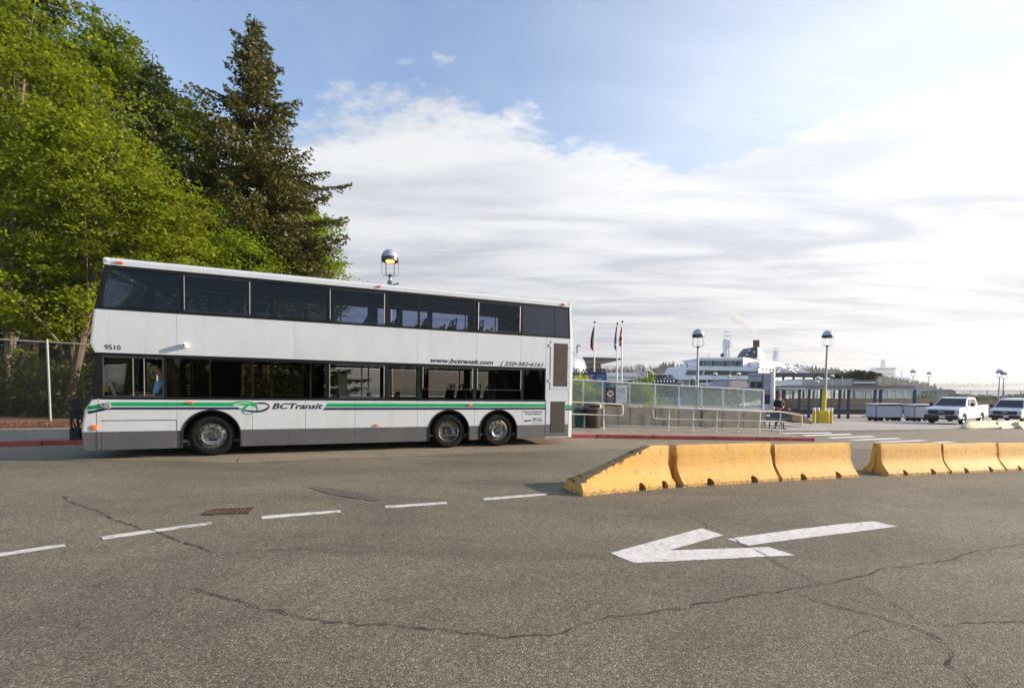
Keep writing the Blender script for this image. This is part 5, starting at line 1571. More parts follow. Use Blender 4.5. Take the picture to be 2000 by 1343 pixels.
for px, Y, lb in ((1589.5, 30., 'yellow bollard, leftmost of the four around the lamp footing'), (1597.5, 31.2, 'yellow bollard just left of the lamp footing'), (1617, 31.2, 'yellow bollard just right of the lamp footing'), (1623, 29.8, 'yellow bollard, rightmost of the four around the lamp footing')):
    a = P(px, 828, Y); z = gz(a.x, Y); t_ = thing('bollard', lb, 'bollard', (a.x, Y, z), 'yellow bollards around the lamp footing')
    MB().lathe([(.09, 0), (.09, .78), (.088, .78)], (a.x, Y, z), n=14).build('post', 'lamp_yellow', t_, smooth=True)
    MB().lathe([(.0905, .78), (.0905, .96), (.06, 1.0), (0, 1.01)], (a.x, Y, z), n=14).build('cap', 'white_flat', t_, smooth=True)

# ------------------------------------------------------------------ flags and terminal buildings on the left
def flag(px, yt, Y, label, bands, y0, y1, wpx):
    tp = P(px, yt, Y); z0 = gz(tp.x, Y); t_ = thing('flagpole', label, 'flagpole', (tp.x, Y, z0), 'flagpoles above the glass railing')
    MB().tube([(tp.x, Y, z0), (tp.x, Y, tp.z)], .085, 10, .04).build('pole', 'white_flat', t_, smooth=True)
    MB().lathe([(0, .12), (.09, .06), (.11, 0), (.08, -.08), (0, -.12)], tuple(tp), n=12).build('finial', 'bin_brown', t_, smooth=True)
    fl = thing('flag', label.replace('flagpole with', 'limp').replace('flagpole carrying', 'limp'), 'flag', (tp.x, Y, P(px, y0, Y).z), 'flags hanging limp on the poles')
    za, zb = P(px, y0, Y).z, P(px, y1, Y).z; nz, nx_ = 26, 9; W = wpx * Y / 900.
    for bi, (f0, f1, m_) in enumerate(bands):
        mb = MB(); k0 = int(f0 * nz); k1 = int(f1 * nz)
        for k in range(k0, k1 + 1):
            v = k / nz; z = za + (zb - za) * v
            w = W * (.25 + .95 * sin(min(1., v * 1.15) * pi * .62)) * (1 - max(0, v - .85) * 4.5)
            for i in range(nx_):
                u = i / (nx_ - 1); x = tp.x - .07 - w * u - .25 * W * v; y = Y - .12 + .12 * sin(u * 9 + v * 3 + px) * (1 - .3 * u); mb.v.append((x, y, z - u * .25 * W))
        r_ = k1 - k0
        mb.f = [(j * nx_ + i, j * nx_ + i + 1, (j + 1) * nx_ + i + 1, (j + 1) * nx_ + i) for j in range(r_) for i in range(nx_ - 1)]
        o = mb.build('cloth', m_, fl, smooth=True); s_ = o.modifiers.new('thick', 'SOLIDIFY'); s_.thickness = .02


mat('flag_red', (.62, .06, .03), .8); mat('flag_blue', (.02, .11, .26), .8); mat('flag_brown', (.16, .09, .07), .8); mat('flag_white', (.7, .68, .68), .8); mat('flag_dark', (.04, .03, .035), .8)
flag(1161.5, 629, 46, 'white flagpole with dark brown flag, left of the other two', [(0, .45, 'flag_dark'), (.45, .8, 'flag_brown'), (.8, 1, 'flag_red')], 638, 684, 5.5)
flag(1206, 632, 46, 'white flagpole with blue and white flag, middle one of three', [(0, .3, 'flag_dark'), (.3, .75, 'flag_blue'), (.75, .84, 'flag_white'), (.84, 1, 'flag_blue')], 636, 684, 4.)
flag(1215.5, 628, 45, 'white flagpole carrying red and white flag, rightmost of three', [(0, .35, 'flag_red'), (.35, .5, 'flag_white'), (.5, .72, 'flag_red'), (.72, .86, 'flag_white'), (.86, 1, 'flag_red')], 639, 677, 4.)

mat('dome_silver', (.62, .63, .68), .25, .75, var=.06); mat('roof_blue_grey', (.05, .09, .13), .5); mat('soffit_tan', (.26, .215, .165), .8)
BY_ = 55
tb = thing('terminal_building', 'terminal building with flaring flat roof beside the silver dome', 'building', (P(1150, 745, BY_).x, BY_, gz(30, BY_)))
poly(MB(), [(1060, 695), (1133, 697), (1213, 699.5), (1214, 702), (1133, 700), (1060, 698)], BY_ - 1, 9).build('roof', 'roof_blue_grey', tb)
poly(MB(), [(1060, 698.2), (1133, 700.2), (1213.5, 702.2), (1200, 705), (1172, 710), (1060, 711)], BY_ - .8, 8).build('soffit', 'soffit_tan', tb)
slab(MB(), 1060, 711.2, 1173, 760, BY_ + 1, 6).build('wall', 'soffit_tan', tb)
for x in (1118, 1128, 1145, 1153.5, 1163):
    w = slab(MB(), x, 712.5, x + 7, 720, BY_ + .95, .04).build('window', 'glass_pale', tb)
    slab(MB(), x - .5, 711.8, x, 720.5, BY_ + .9, .06).build('mullion', 'white_flat', w)
dm = thing('silver_dome', 'large shiny silver dome roof partly behind the bus rear', 'dome', tuple(P(1105, 722, 47)))
c = P(1098, 727, 47); r_ = 48 * 47 / 900.
MB().lathe([(r_ * sin(a), r_ * .98 * cos(a)) for a in np.linspace(0, pi * .5, 16)], tuple(c), n=36).build('shell', 'dome_silver', dm, smooth=True)
MB().lathe([(r_ * 1.005, 0), (r_ * 1.01, -.12), (r_ * .6, -.15)], tuple(c), n=36).build('rim', 'white_flat', dm, smooth=True)
q = P(1127, 690, 45.); MB().tube([q, P(1127, 676, 45.), P(1129, 673.5, 45.), P(1133.5, 676, 45.)], .06, 6).build('mast_arm', 'steel_dark', dm)
# blue kiosk with signs and letters
kb = thing('blue_kiosk', 'blue kiosk with purple notice and black letters along its roof', 'kiosk', (P(1150, 760, 40).x, 40, gz(7, 40)))
slab(MB(), 1112, 727.5, 1184.5, 775, 40, 2.5).build('box', 'blue_sign', kb)
slab(MB(), 1134.5, 729, 1166, 744, 39.94, .05).build('notice', 'purple_sign', kb)
slab(MB(), 1166.5, 730, 1178, 744.5, 39.95, .04).build('poster', mat('poster_blue', (.05, .16, .35), .5), kb)
text('Salish', .24, 'white_flat', kb, P(1150, 735, 39.92), align='CENTER') if False else None
text('all aboard', .20, 'white_flat', kb, P(1151, 734.5, 39.92), align='CENTER')
text('welcome', .16, 'white_flat', kb, P(1151, 740.5, 39.92), align='CENTER')
text('bcferries', .16, 'white_flat', kb, P(1171.5, 741, 39.92), align='CENTER', sx=.8)
text('DEPARTURES', .50, 'letter_black', kb, P(1149, 727.8, 39.8), align='CENTER', ext=.05, bold=.02, sx=1.0)
mb = MB()
for k in range(8): x = 1118 + k * 8.5; poly(mb, [(x, 728), (x + 1, 728), (x + 1, 724), (x, 724)], 40.1, .05)
mb.build('letter_stays', 'white_flat', kb)
# boarding walkway: white roofs, rails, stair
wk = thing('walkway', 'white roofed boarding walkway with thin guard rails', 'walkway', tuple(P(1215, 745, 50)))
poly(MB(), [(1185, 727.5), (1244, 727.5), (1252, 732), (1251, 736.5), (1185, 736.5)], 50, 3).build('roof', 'white_paint', wk)
poly(MB(), [(1185, 738), (1250, 738.5), (1240, 741), (1215, 744.5), (1185, 741)], 49.5, 3).build('lower_roof', 'white_flat', wk)
slab(MB(), 1185, 736.8, 1262, 738, 49.8, 3).build('gutter', 'steel_dark', wk)
slab(MB(), 1100, 741, 1262, 770, 52.8, .4).build('base_wall', 'steel_dark', wk)
mb = MB()
for y in (713.5, 717, 720.5): mb.tube([P(1176, y + 1.2, 50.2), P(1245, y - .5, 50.2)], .025, 5)
for x in range(1176, 1250, 9): mb.tube([P(x, 727.5, 50.2), P(x, 713.5, 50.2)], .03, 5)
mb.build('guard_rail', 'rail_white', wk)
st_ = thing('gangway_stair', 'white lattice stair of the boarding walkway left of the arrivals canopy', 'stairs', tuple(P(1260, 745, 48)))
mb = MB(); L1, L2 = [(1243, 727), (1262, 743)], [(1251, 711.5), (1276, 729)]
for (x0, y0), (x1, y1) in ((L1[0], L1[1]), (L2[0], L2[1]), ((1244, 720), (1264, 737)), ((1245, 713), (1251, 711.5)), ((1254, 712), (1278, 730))): mb.tube([P(x0, y0, 48), P(x1, y1, 48)], .07, 6)
for k in range(7):
    x = 1245 + k * 3; mb.tube([P(x, 712, 48.3), P(x + 1, 731 + k, 48.3)], .04, 5)
for x in (1243, 1251, 1259): mb.tube([P(x, 710.5, 48.), P(x, 744, 48.)], .06, 6)
mb.build('lattice', 'rail_white', st_)
for k in range(9):
    a = P(1246 + k * 3.2, 715.5 + k * 2.1, 48); MB().cbox(tuple(a), (.3, .25, .04)).build('step', 'galvanised', st_)
ar_ = thing('arrivals_canopy', 'dark blue canopy with black ARRIVALS letters standing on it', 'canopy', tuple(P(1290, 760, 42)))
poly(MB(), [(1252, 742), (1258, 738.5), (1318, 739.5), (1326, 742.5), (1322, 747.5), (1256, 747)], 42, 3).build('roof', 'navy_paint', ar_)
text('ARRIVALS', .44, 'letter_black', ar_, P(1289.5, 738, 41.9), align='CENTER', ext=.06, bold=.02)
mb = MB()
for k in range(9): x = 1264 + k * 6.2; mb.tube([P(x, 739.5, 42.1), P(x + 3, 746, 41.9)], .05, 5)
mb.build('letter_stays', 'white_flat', ar_)
MB().tube([P(1268, 731, 42), P(1313, 731, 42)], .04, 6).build('letter_rail', 'white_flat', ar_)
for x in (1258, 1290, 1320): a = P(x, 745, 43); MB().tube([a, (a.x, 43, gz(a.x, 43))], .09, 8).build('post', 'navy_paint', ar_)
slab(MB(), 1256, 748, 1330, 775, 45.5, .3).build('back_wall', 'steel_dark', ar_)
poly(MB(), [(1314, 731), (1321, 729.5), (1328, 734), (1330, 741), (1322, 742), (1316, 738)], 43.5, 1).build('awning', 'white_flat', ar_)

# ------------------------------------------------------------------ ferries
def winrow(mb, x0, x1, y0, y1, n, Y, gap=.14, lean=0.):
    w = (x1 - x0) / n
    for k in range(n):
        a = x0 + k * w + w * gap / 2; b = a + w * (1 - gap); poly(mb, [(a + lean, y0), (b + lean, y0), (b, y1), (a, y1)], Y, .1)


mat('ship_white', (.74, .75, .78), .45, var=.04, vscale=.2, dirt=(.60, .58, .55), dscale=.4)
mat('ship_glass', (.05, .12, .14), .15, var=.3, vscale=.5); mat('ship_glass_dark', (.012, .02, .03), .15); mat('funnel_navy', (.012, .022, .07), .5, var=.15)
mat('stack_brown', (.12, .06, .035), .6, var=.4, vscale=2)
FY_ = 150.
fr = thing('ferry', 'large white ferry with navy funnel and two rows of bridge windows', 'ferry', (P(1410, 790, FY_).x, FY_, -7))
fh = MB(); a, b = P(1342, 742, 154), P(1620, 742, 200)
fh.prism([(a.x, 154, -7), (b.x + 20, 215, -7), (b.x + 20, 235, -7), (a.x - 3, 176, -7)], (0, 0, 11.)); fh.build('hull', 'ship_white', fr)
poly(MB(), [(1335, 741.5), (1341, 716), (1345, 713.5), (1482, 717.5), (1484, 740), (1410, 739.5)], FY_, 20).build('upper_deck', 'ship_white', fr)
k = poly(MB(), [(1339.5, 732), (1342, 722.5), (1374, 723), (1372.5, 732)], FY_ - .15, .2).build('window', 'ship_glass', fr)
k = poly(MB(), [(1375.5, 732), (1376.5, 723), (1426, 723.8), (1425, 732.4)], FY_ - .15, .2).build('window', 'ship_glass_dark', fr)
k = poly(MB(), [(1427.5, 732.4), (1428.5, 723.8), (1481, 725), (1481, 733)], FY_ - .15, .2).build('window', 'ship_glass_dark', fr)
slab(MB(), 1333, 739.7, 1482, 741.4, FY_ - .8, 6).build('deck_edge', 'ship_white', fr)
slab(MB(), 1345, 742, 1470, 762, FY_ + .5, 4).build('lower_front', 'ship_glass_dark', fr)
for x in (1346, 1358, 1380, 1440): slab(MB(), x, 742, x + 2, 762, FY_ + .2, .3).build('stanchion', 'ship_white', fr)
slab(MB(), 1366, 747, 1400, 752, FY_ + .1, .3).build('rail_panel', 'ship_white', fr)
poly(MB(), [(1361, 716.5), (1367, 700.5), (1455.5, 701), (1452, 716.5)], FY_ + 2, 14).build('bridge', 'ship_white', fr)
for k in range(11):
    x = 1365.5 + k * 7.9; poly(MB(), [(x + 1.2, 704.3), (x + 7.9, 704.5), (x + 6.7, 715), (x, 714.8)], FY_ + 1.85, .16).build('bridge_window', 'ship_glass' if k % 3 else 'funnel_navy', fr)
poly(MB(), [(1364, 701), (1367.5, 698.8), (1456, 699.5), (1455, 701.5)], FY_ + 1.5, 16).build('bridge_roof', 'ship_white', fr)
def side_block(name, x0, x1, Y0, Y1, ytop0, ytop1, ybot, m='ship_white', back=14):
    a = P(x0, ytop0, Y0); b = P(x1, ytop1, Y1); z0 = P(x0, ybot, Y0).z
    mb = MB(); mb.add([(a.x, Y0, z0), (b.x, Y1, z0), (b.x - 2, Y1 + back, z0), (a.x - 2, Y0 + back, z0), (a.x, Y0, a.z), (b.x, Y1, b.z), (b.x - 2, Y1 + back, b.z), (a.x - 2, Y0 + back, a.z)], [(0, 3, 2, 1), (4, 5, 6, 7), (0, 1, 5, 4), (1, 2, 6, 5), (2, 3, 7, 6), (3, 0, 4, 7)])
    return mb.build(name, m, fr)
side_block('side_superstructure', 1452, 1530, 151, 176, 697.5, 709, 716.5)
side_block('side_deck', 1482, 1521, 149.5, 166, 705, 714, 728)
side_block('side_deck', 1520, 1566, 168, 205, 712, 717, 728.5)
side_block('side_wall', 1484, 1621, 152, 212, 729, 734, 760)
for k in range(9):
    x = 1489 + k * 7; Y = 150.6 + k * 2.; slab(MB(), x, 719.5 + k * .3, x + 2.4, 722.5 + k * .3, Y - .2 + k * .5, .4).build('side_window', 'ship_glass_dark', fr)
poly(MB(), [(1454.5, 697.5), (1462, 686), (1469, 678.5), (1480, 677), (1480, 698.5)], FY_ + 6, 6).build('funnel', 'funnel_navy', fr)
mb = MB(); a = [P(1480, 677, FY_ + 6), P(1486, 681, FY_ + 12), P(1498, 705, FY_ + 14), P(1480, 699, FY_ + 6)]
mb.prism([tuple(q) for q in a], (-1, 3, 0)); mb.build('funnel_side', 'ship_white', fr)
for k in range(3):
    x = 1472.8 + k * 4.3; a, b = P(x, 679, FY_ + 9), P(x, 664, FY_ + 9); MB().tube([a, b], .36, 10).build('exhaust_pipe', 'stack_brown', fr, smooth=True)
for x, y in ((1464, 684.5), (1473, 687), (1459.5, 692.5)): q = P(x, y, FY_ + 5.9); MB().lathe([(0, 0), (.28, 0), (.28, .12)], tuple(q), 'y', 10).build('funnel_lamp', 'white_flat', fr)
for k in range(6): q = P(1485 + k * 2, 687 + k * 3, FY_ + 10); MB().cbox(tuple(q), (.25, .3, .35)).build('vent', 'ship_glass_dark', fr)
def mast(px, y0, y1, Y, w, n, nm='mast'):
    k = Y / 900.; m_ = MB(); poly(m_, [(px - w, y0), (px + w, y0), (px + w * .55, y0 + (y1 - y0) * .45), (px - w * .55, y0 + (y1 - y0) * .45)], Y, w * k)
    poly(m_, [(px - w * .7, y0 + (y1 - y0) * .45), (px + w * .7, y0 + (y1 - y0) * .45), (px + w * .5, y0 + (y1 - y0) * .68), (px - w * .5, y0 + (y1 - y0) * .68)], Y, w * k)
    m_.tube([P(px, y0, Y), P(px, y1, Y)], .18, 6, .06)
    for j in range(n):
        y = y0 + (y1 - y0) * (.4 + .13 * j); ww = w * (1.5 - .22 * j); m_.tube([P(px - ww, y, Y), P(px + ww, y, Y)], .12, 5); m_.tube([P(px - ww, y + 2, Y), P(px - ww, y - 2.5, Y)], .09, 5); m_.tube([P(px + ww, y + 1, Y), P(px + ww, y - 3, Y)], .09, 5)
    return m_
mast(1420, 700, 644, 156, 7, 5).build('radar_mast', 'ship_white', fr)
q = P(1411, 693.5, 155); MB().lathe([(0, .7), (.5, .5), (.7, 0), (.5, -.5), (0, -.7)], tuple(q), n=12).build('radome', 'ship_glass_dark', fr, smooth=True)
slab(MB(), 1416.5, 666, 1426, 677, 155.4, 1.2).build('mast_house', 'ship_white', fr)
mast(1516, 712, 671, 182, 4.5, 4).build('aft_mast', 'ship_white', fr)
slab(MB(), 1513, 690, 1518.5, 700, 183, 1.2).build('mast_house', 'ship_white', fr)
mb = MB()
for y in (697.2, 698.3): mb.tube([P(1368, y, FY_ + 2), P(1456, y + .6, FY_ + 2)], .05, 4)
for k in range(16): x = 1368 + k * 5.8; mb.tube([P(x, 699, FY_ + 2), P(x, 697, FY_ + 2)], .05, 4)
for x, y in ((1384, 689), (1341.5, 711)): mb.tube([P(x, 700 if x > 1350 else 716, FY_ + 2), P(x, y, FY_ + 2)], .09, 5)
mb.build('rails', 'ship_white', fr, kind='stuff')
for x, y in ((1342, 711), (1342, 715.5), (1482.5, 711.5), (1482.5, 716.5)): q = P(x, y, FY_ - .5); MB().lathe([(0, .25), (.3, .2), (.3, -.2), (0, -.25)], tuple(q), n=8).build('lantern', 'bin_brown', fr)
# lifeboats and deck gear along the side
for k in range(7):
    x = 1522 + k * 8.4; Y = 168 + k * 5; q = P(x, 748 - (k % 2) * 1.5, Y); MB().lathe([(0, -1.3), (.5, -1.), (.62, 0), (.5, 1.), (0, 1.3)], tuple(q), 'x', 10).build('lifeboat', 'ship_white', fr, smooth=True)
random.seed(31)
mb = MB()
for k in range(60):
    x = random.uniform(1515, 1578); y = random.uniform(716, 732); Y = random.uniform(158, 165); q = P(x, y, Y); mb.cbox(tuple(q), (random.uniform(.3, 1.6), .8, random.uniform(.3, 1.1)))
for k in range(16):
    x = 1515 + k * 4; mb.tube([P(x, 717, 160), P(x + random.uniform(-4, 4), 730, 160)], .07, 4)
mb.build('deck_gear', 'ship_white', fr, kind='stuff')
# exhaust plume
m = bpy.data.materials.new('smoke'); m.use_nodes = True; t = m.node_tree
for n_ in list(t.nodes): t.nodes.remove(n_)
vp = N(t, 'ShaderNodeVolumePrincipled', i_Density=.2, i_Anisotropy=.3); vp.inputs['Color'].default_value = (.92, .93, .95, 1)
no_ = N(t, 'ShaderNodeOutputMaterial'); t.links.new(vp.outputs[0], no_.inputs['Volume'])
mb = MB(); pl = [(1478, 663, .5), (1475, 655, .9), (1469, 647, 1.3), (1460, 638, 1.7), (1449, 629, 2.1), (1440, 621, 2.2), (1432, 613, 1.9)]
pth = [P(x, y, FY_ + 9) for x, y, _ in pl]
for i, (c, (_, _, r_)) in enumerate(zip(pth, pl)):
    for k in range(10): a = 2 * pi * k / 10; mb.v.append((c.x + r_ * cos(a), c.y + r_ * sin(a), c.z + r_ * .5 * sin(a * 2 + i)))
for i in range(len(pl) - 1):
    for k in range(10): mb.f.append((i * 10 + k, i * 10 + (k + 1) % 10, (i + 1) * 10 + (k + 1) % 10, (i + 1) * 10 + k))
mb.f += [tuple(range(9, -1, -1)), tuple(60 + k for k in range(10))]
o = mb.build('smoke', m, kind='stuff'); o['label'] = 'thin exhaust smoke drifting left from the ferry funnel'

F2 = 1500.
f2 = thing('ferry', 'distant hazy white ferry seen end on beyond the canopy', 'ferry', (P(1728, 790, F2).x, F2, -7))
poly(MB(), [(1711, 757), (1712, 722), (1748, 722), (1750, 757)], F2, 40).build('superstructure', 'ship_white', f2)
poly(MB(), [(1703, 722), (1704, 717.5), (1752, 717.5), (1750, 722)], F2 - 3, 8).build('bridge_deck', 'ship_white', f2)
slab(MB(), 1711, 719.3, 1747, 721.5, F2 - 3.3, .4).build('bridge_window', 'ship_glass', f2)
for r in range(3):
    for k in range(5): slab(MB(), 1717 + k * 6, 729 + r * 8, 1720 + k * 6, 731 + r * 8, F2 - .3, .4).build('window', 'ship_glass', f2)
poly(MB(), [(1748, 735), (1775, 737), (1800, 752), (1800, 770), (1748, 770)], F2 + 5, 25).build('hull', 'ship_white', f2)
poly(MB(), [(1690, 745), (1711, 742), (1711, 770), (1690, 770)], F2 + 2, 25).build('hull', 'ship_white', f2)
mast(1726, 717, 695, F2, 4, 4).build('mast', 'ship_white', f2)
mast(1761, 738, 716, F2 + 12, 2, 2).build('mast', 'ship_white', f2)

# footbridge to the berths and the long grey building under it
fbz = thing('footbridge', 'long dark enclosed footbridge in front of the distant ferry', 'bridge', tuple(P(1640, 770, 120)))
poly(MB(), [(1512, 728), (1600, 728.5), (1640, 731), (1712, 733), (1712, 741), (1640, 738), (1560, 736), (1512, 737)], 120, 4).build('deck', mat('bridge_grey', (.075, .085, .095), .7, var=.2, vscale=.6), fbz)
for x in range(1530, 1712, 20): a = P(x, 736, 121); MB().tube([a, (a.x, 121, -7)], .3, 6).build('pier', 'bridge_grey', fbz)
mb = MB()
for k in range(22): x = 1514 + k * 9; mb.tube([P(x, 728 + k * .2, 119.8), P(x + 4.5, 723.5 + k * .35, 119.8), P(x + 9, 728.2 + k * .2, 119.8)], .07, 4)
mb.build('truss', 'bridge_grey', fbz, kind='stuff')
gbld = thing('grey_building', 'pale grey panelled building under the footbridge', 'building', tuple(P(1615, 770, 100)))
for k in range(9): slab(MB(), 1566 + k * 11, 739.5, 1576.6 + k * 11, 762, 100, 6).build('wall_panel', mat('panel_grey', (.36, .35, .33), .8, var=.05), gbld)
slab(MB(), 1515, 742, 1566, 752, 98, 4).build('awning', 'ship_white', gbld)
for k in range(10): slab(MB(), 1668 + k * 4.4, 745, 1671 + k * 4.4, 748.5, 99.8, .3).build('window', 'white_flat', gbld)
slab(MB(), 1665, 741, 1712, 762, 100, 6).build('wing', 'bridge_grey', gbld)
bx_ = [ep(x, y, 112, r, 4, r * .8) for x, y, r in ((1662, 731, 7), (1683, 731, 9), (1697, 733, 6), (1650, 733, 6))]
P_, _ = crown_points(5000, bx_, spread=.5, shell=.1, per=60); o = quads_mesh('tree_clump', P_, *leaf_axes(len(P_), .35, 1.), 'undergrowth'); tag(o, 'dark round treetops above the footbridge', 'trees')

# tents and small buildings right of the tall lamp
t1 = thing('marquee', 'grey pitched marquee roof in front of the ferry, left one', 'tent', tuple(P(1415, 760, 70)))
poly(MB(), [(1403, 757), (1410, 744), (1428, 743.5), (1428, 757)], 70, 4).build('roof', mat('tent_grey', (.34, .35, .40), .7), t1)
t1 = thing('marquee', 'pale pink marquee roof beside the grey one', 'tent', tuple(P(1443, 760, 69)))
poly(MB(), [(1428.5, 757), (1428.5, 743), (1458, 743), (1464, 757)], 69, 4).build('roof', mat('tent_pink', (.62, .52, .50), .7), t1)
# ------------------------------------------------------------------ information pylon
KY = 25.
kp = thing('information_pylon', 'white round pylon with grey departure board beside the glass railing end', 'sign', (P(1509, 820, KY).x, KY, gz(P(1509, 820, KY).x, KY)))
a = P(1509, 725.5, KY); b = P(1508, 800, KY); MB().tube([b, a], .125, 20).build('column', 'white_flat', kp, smooth=True)
slab(MB(), 1464.5, 728, 1506, 761, KY - .02, .16).build('board', mat('board_grey', (.30, .33, .40), .5, var=.06), kp)
slab(MB(), 1466.5, 746, 1488, 757.5, KY - .045, .02).build('display', 'black_paint', kp)
slab(MB(), 1489.5, 728, 1490.5, 761, KY - .035, .01).build('joint', 'steel_dark', kp)
slab(MB(), 1464.5, 744.3, 1506, 745, KY - .035, .01).build('joint', 'steel_dark', kp)
text('Departures', .13, 'letter_black', kp, P(1475, 735.5, KY - .03), align='CENTER')
for k in range(3): text(('10:00', '11:00', '12:00')[k], .075, mat('display_text', (.45, .40, .30), .6), kp, P(1476, 750 + k * 3, KY - .05), align='CENTER')
text('P', .12, 'funnel_navy', kp, P(1500, 735, KY - .03), align='CENTER')
slab(MB(), 1492, 761.2, 1505, 770, KY, .3).build('lower_board', 'tan_wall', kp)
slab(MB(), 1492, 770.2, 1505, 789, KY, .3).build('lower_board', 'sign_navy', kp)
slab(MB(), 1490, 789.2, 1503, 806, KY, .3).build('foot_slab', 'white_flat', kp)

# ------------------------------------------------------------------ covered walk, yard wall, carts
CY = 42.
cw = thing('covered_walk', 'long flat canopy on dark blue posts across the terminal yard', 'canopy', (P(1650, 800, CY).x, CY, gz(31, CY)))
poly(MB(), [(1512, 752.5), (1786, 752.8), (1790, 757.8), (1512, 757.5)], CY - .6, 4.2).build('roof', mat('canopy_roof', (.20, .185, .18), .7, var=.1), cw)
poly(MB(), [(1512, 758), (1790, 758.2), (1787, 760.8), (1512, 760.3)], CY - .5, 4.).build('gutter', mat('canopy_edge', (.40, .41, .45), .5), cw)
slab(MB(), 1528, 757.6, 1574, 759.5, CY - .75, .15).build('sign_strip', 'white_flat', cw)
for x, w in ((1531, 6.2), (1561.5, 4), (1580.5, 4.2), (1604.5, 5), (1640, 4), (1657.5, 4.2), (1709, 4.2), (1720, 4.6), (1786.5, 5), (1518, 5)):
    a, b = P(x - w * .5, 760.5, CY), P(x + w * .5, 760.5, CY); MB().box(a.x, b.x, CY - .08, CY + .04, gz(a.x, CY) - .02, a.z).build('post', 'navy_paint', cw)
slab(MB(), 1500, 761, 1550, 762.5, CY - 1.5, 2).build('low_roof', 'canopy_roof', cw)
yw = thing('yard_wall', 'tan concrete yard wall with glass panels behind the covered walk', 'wall', (P(1650, 800, 47).x, 47, gz(33, 47)))
for x in range(1512, 1840, 16): slab(MB(), x, 777.5, x + 15.6, 803, 47, .3).build('wall_panel', 'tan_wall', yw)
for x in range(1512, 1800, 16):
    slab(MB(), x + 1.4, 763, x + 15, 777, 47.1, .03).build('glass_pane', 'glass_pale', yw)
    slab(MB(), x - .6, 761.5, x + .8, 777.5, 47, .1).build('post', 'rail_white', yw)
slab(MB(), 1512, 761.5, 1812, 762.5, 46.98, .06).build('top_rail', 'rail_white', yw)
slab(MB(), 1560, 797, 1840, 798.5, 46.4, .3).build('ledge', 'concrete_pale', yw)
slab(MB(), 1540, 799, 1840, 809, 46.2, .5).build('foot_slab', 'steel_dark', yw)  # dark strip put in as the shade along the wall foot


def cart(px, Y, label):
    a = P(px, 800, Y); z = gz(a.x, Y); t_ = thing('luggage_cart', label, 'cart', (a.x, Y, z), 'luggage carts parked by the canopy', worldbuilt=False)
    MB().box(0, 2.05, 0, .85, .32, 1.32).build('body', mat('cart_body', (.42, .44, .50), .5, var=.05), t_, bevel=.02)
    MB().box(-.20, -.02, .05, .8, .34, 1.18).build('end_frame', 'cart_body', t_, bevel=.02)
    MB().box(-.22, 2.10, -.05, .90, 1.325, 1.38).build('lid', 'white_flat', t_, bevel=.015)
    MB().box(.02, 2.03, -.012, -.002, 1.2, 1.32).build('shade_band', 'steel_dark', t_)
    for x in (.0, 2.0): MB().box(x, x + .05, -.02, .0, .32, 1.32).build('corner_post', 'galvanised', t_)
    MB().box(-.2, 2.0, .1, .75, .22, .31).build('chassis', 'steel_dark', t_)
    for x in (.1, .45, 1.5, 1.85):
        for y in (.05, .7): MB().lathe([(0, 0), (.15, 0), (.17, .03), (.17, .09), (.15, .12), (0, .12)], (x, y, .17), 'y', 14).build('wheel', 'tyre', t_, smooth=True)
    MB().tube([(-.28, .6, .4), (-.7, .6, .3)], .03, 6).build('tow_bar', 'steel_dark', t_)
    return t_


cart(1712, 36., 'grey luggage cart with white lid under the canopy, left of two')
cart(1787, 37., 'grey luggage cart with white lid just behind the pickup, right of two')

# person and bench by the pylon
by = 21.5
bc = thing('bench', 'dark bench with a white notice beside the pylon', 'bench', tuple(P(1520, 832, by)))
zb0 = gz(P(1520, 832, by).x, by)
bx0, bx1 = P(1495, 800, by).x, P(1548, 800, by).x
MB().box(bx0, bx1, by, by + .5, zb0 + .40, zb0 + .47).build('seat', 'steel_dark', bc, bevel=.02)
MB().prism([(bx0, by + .05, zb0 + .50), (bx0, by + .1, zb0 + .86), (bx0, by + .06, zb0 + .86), (bx0, by + .0, zb0 + .50)], (bx1 - bx0 - .05, 0, 0)).build('backrest', 'steel_dark', bc)
MB().prism([(bx0 + .06, by - .006, zb0 + .58), (bx0 + .22, by - .006, zb0 + .58), (bx0 + .22, by - .006, zb0 + .70), (bx0 + .06, by - .006, zb0 + .70)], (0, .01, 0)).build('label', 'white_flat', bc)
for x in (bx0 + .35, bx0 + .62, bx1 - .25):
    MB().tube([(x, by + .25, zb0 + .4), (x, by + .25, zb0)], .025, 6).box(x - .05, x + .05, by + .05, by + .45, zb0, zb0 + .03).build('leg', 'steel_dark', bc)
pe = P(1521.5, 800, 24.5); zp = gz(pe.x, 24.5)
ps = thing('person', 'person in black jacket and red cap standing behind the dark bench', 'person', (pe.x, 24.5, zp), worldbuilt=False)
V_ = [(0, 0, .90, .13, .16), (0, 0, 1.05, .12, .15), (0, .0, 1.25, .14, .18), (0, .0, 1.38, .12, .16), (0, -.01, 1.46, .05), (0, -.02, 1.52, .055), (0, -.03, 1.60, .085, .075), (0, -.03, 1.67, .08, .07),
      (-.19, 0, 1.36, .065), (-.24, .02, 1.12, .05), (-.17, -.16, .98, .04), (.19, 0, 1.36, .065), (.25, .02, 1.12, .05), (.12, -.18, 1.02, .04),
      (-.09, 0, .85, .10), (-.11, -.02, .48, .07), (-.11, .03, .10, .05), (-.12, -.12, .04, .045), (.09, 0, .85, .10), (.12, -.02, .48, .07), (.13, .03, .10, .05), (.14, -.12, .04, .045)]
E_ = [(0, 1), (1, 2), (2, 3), (3, 4), (4, 5), (5, 6), (6, 7), (3, 8), (8, 9), (9, 10), (3, 11), (11, 12), (12, 13), (0, 14), (14, 15), (15, 16), (16, 17), (0, 18), (18, 19), (19, 20), (20, 21)]
figure('body', V_, E_, 'skin', ps, sub=1)
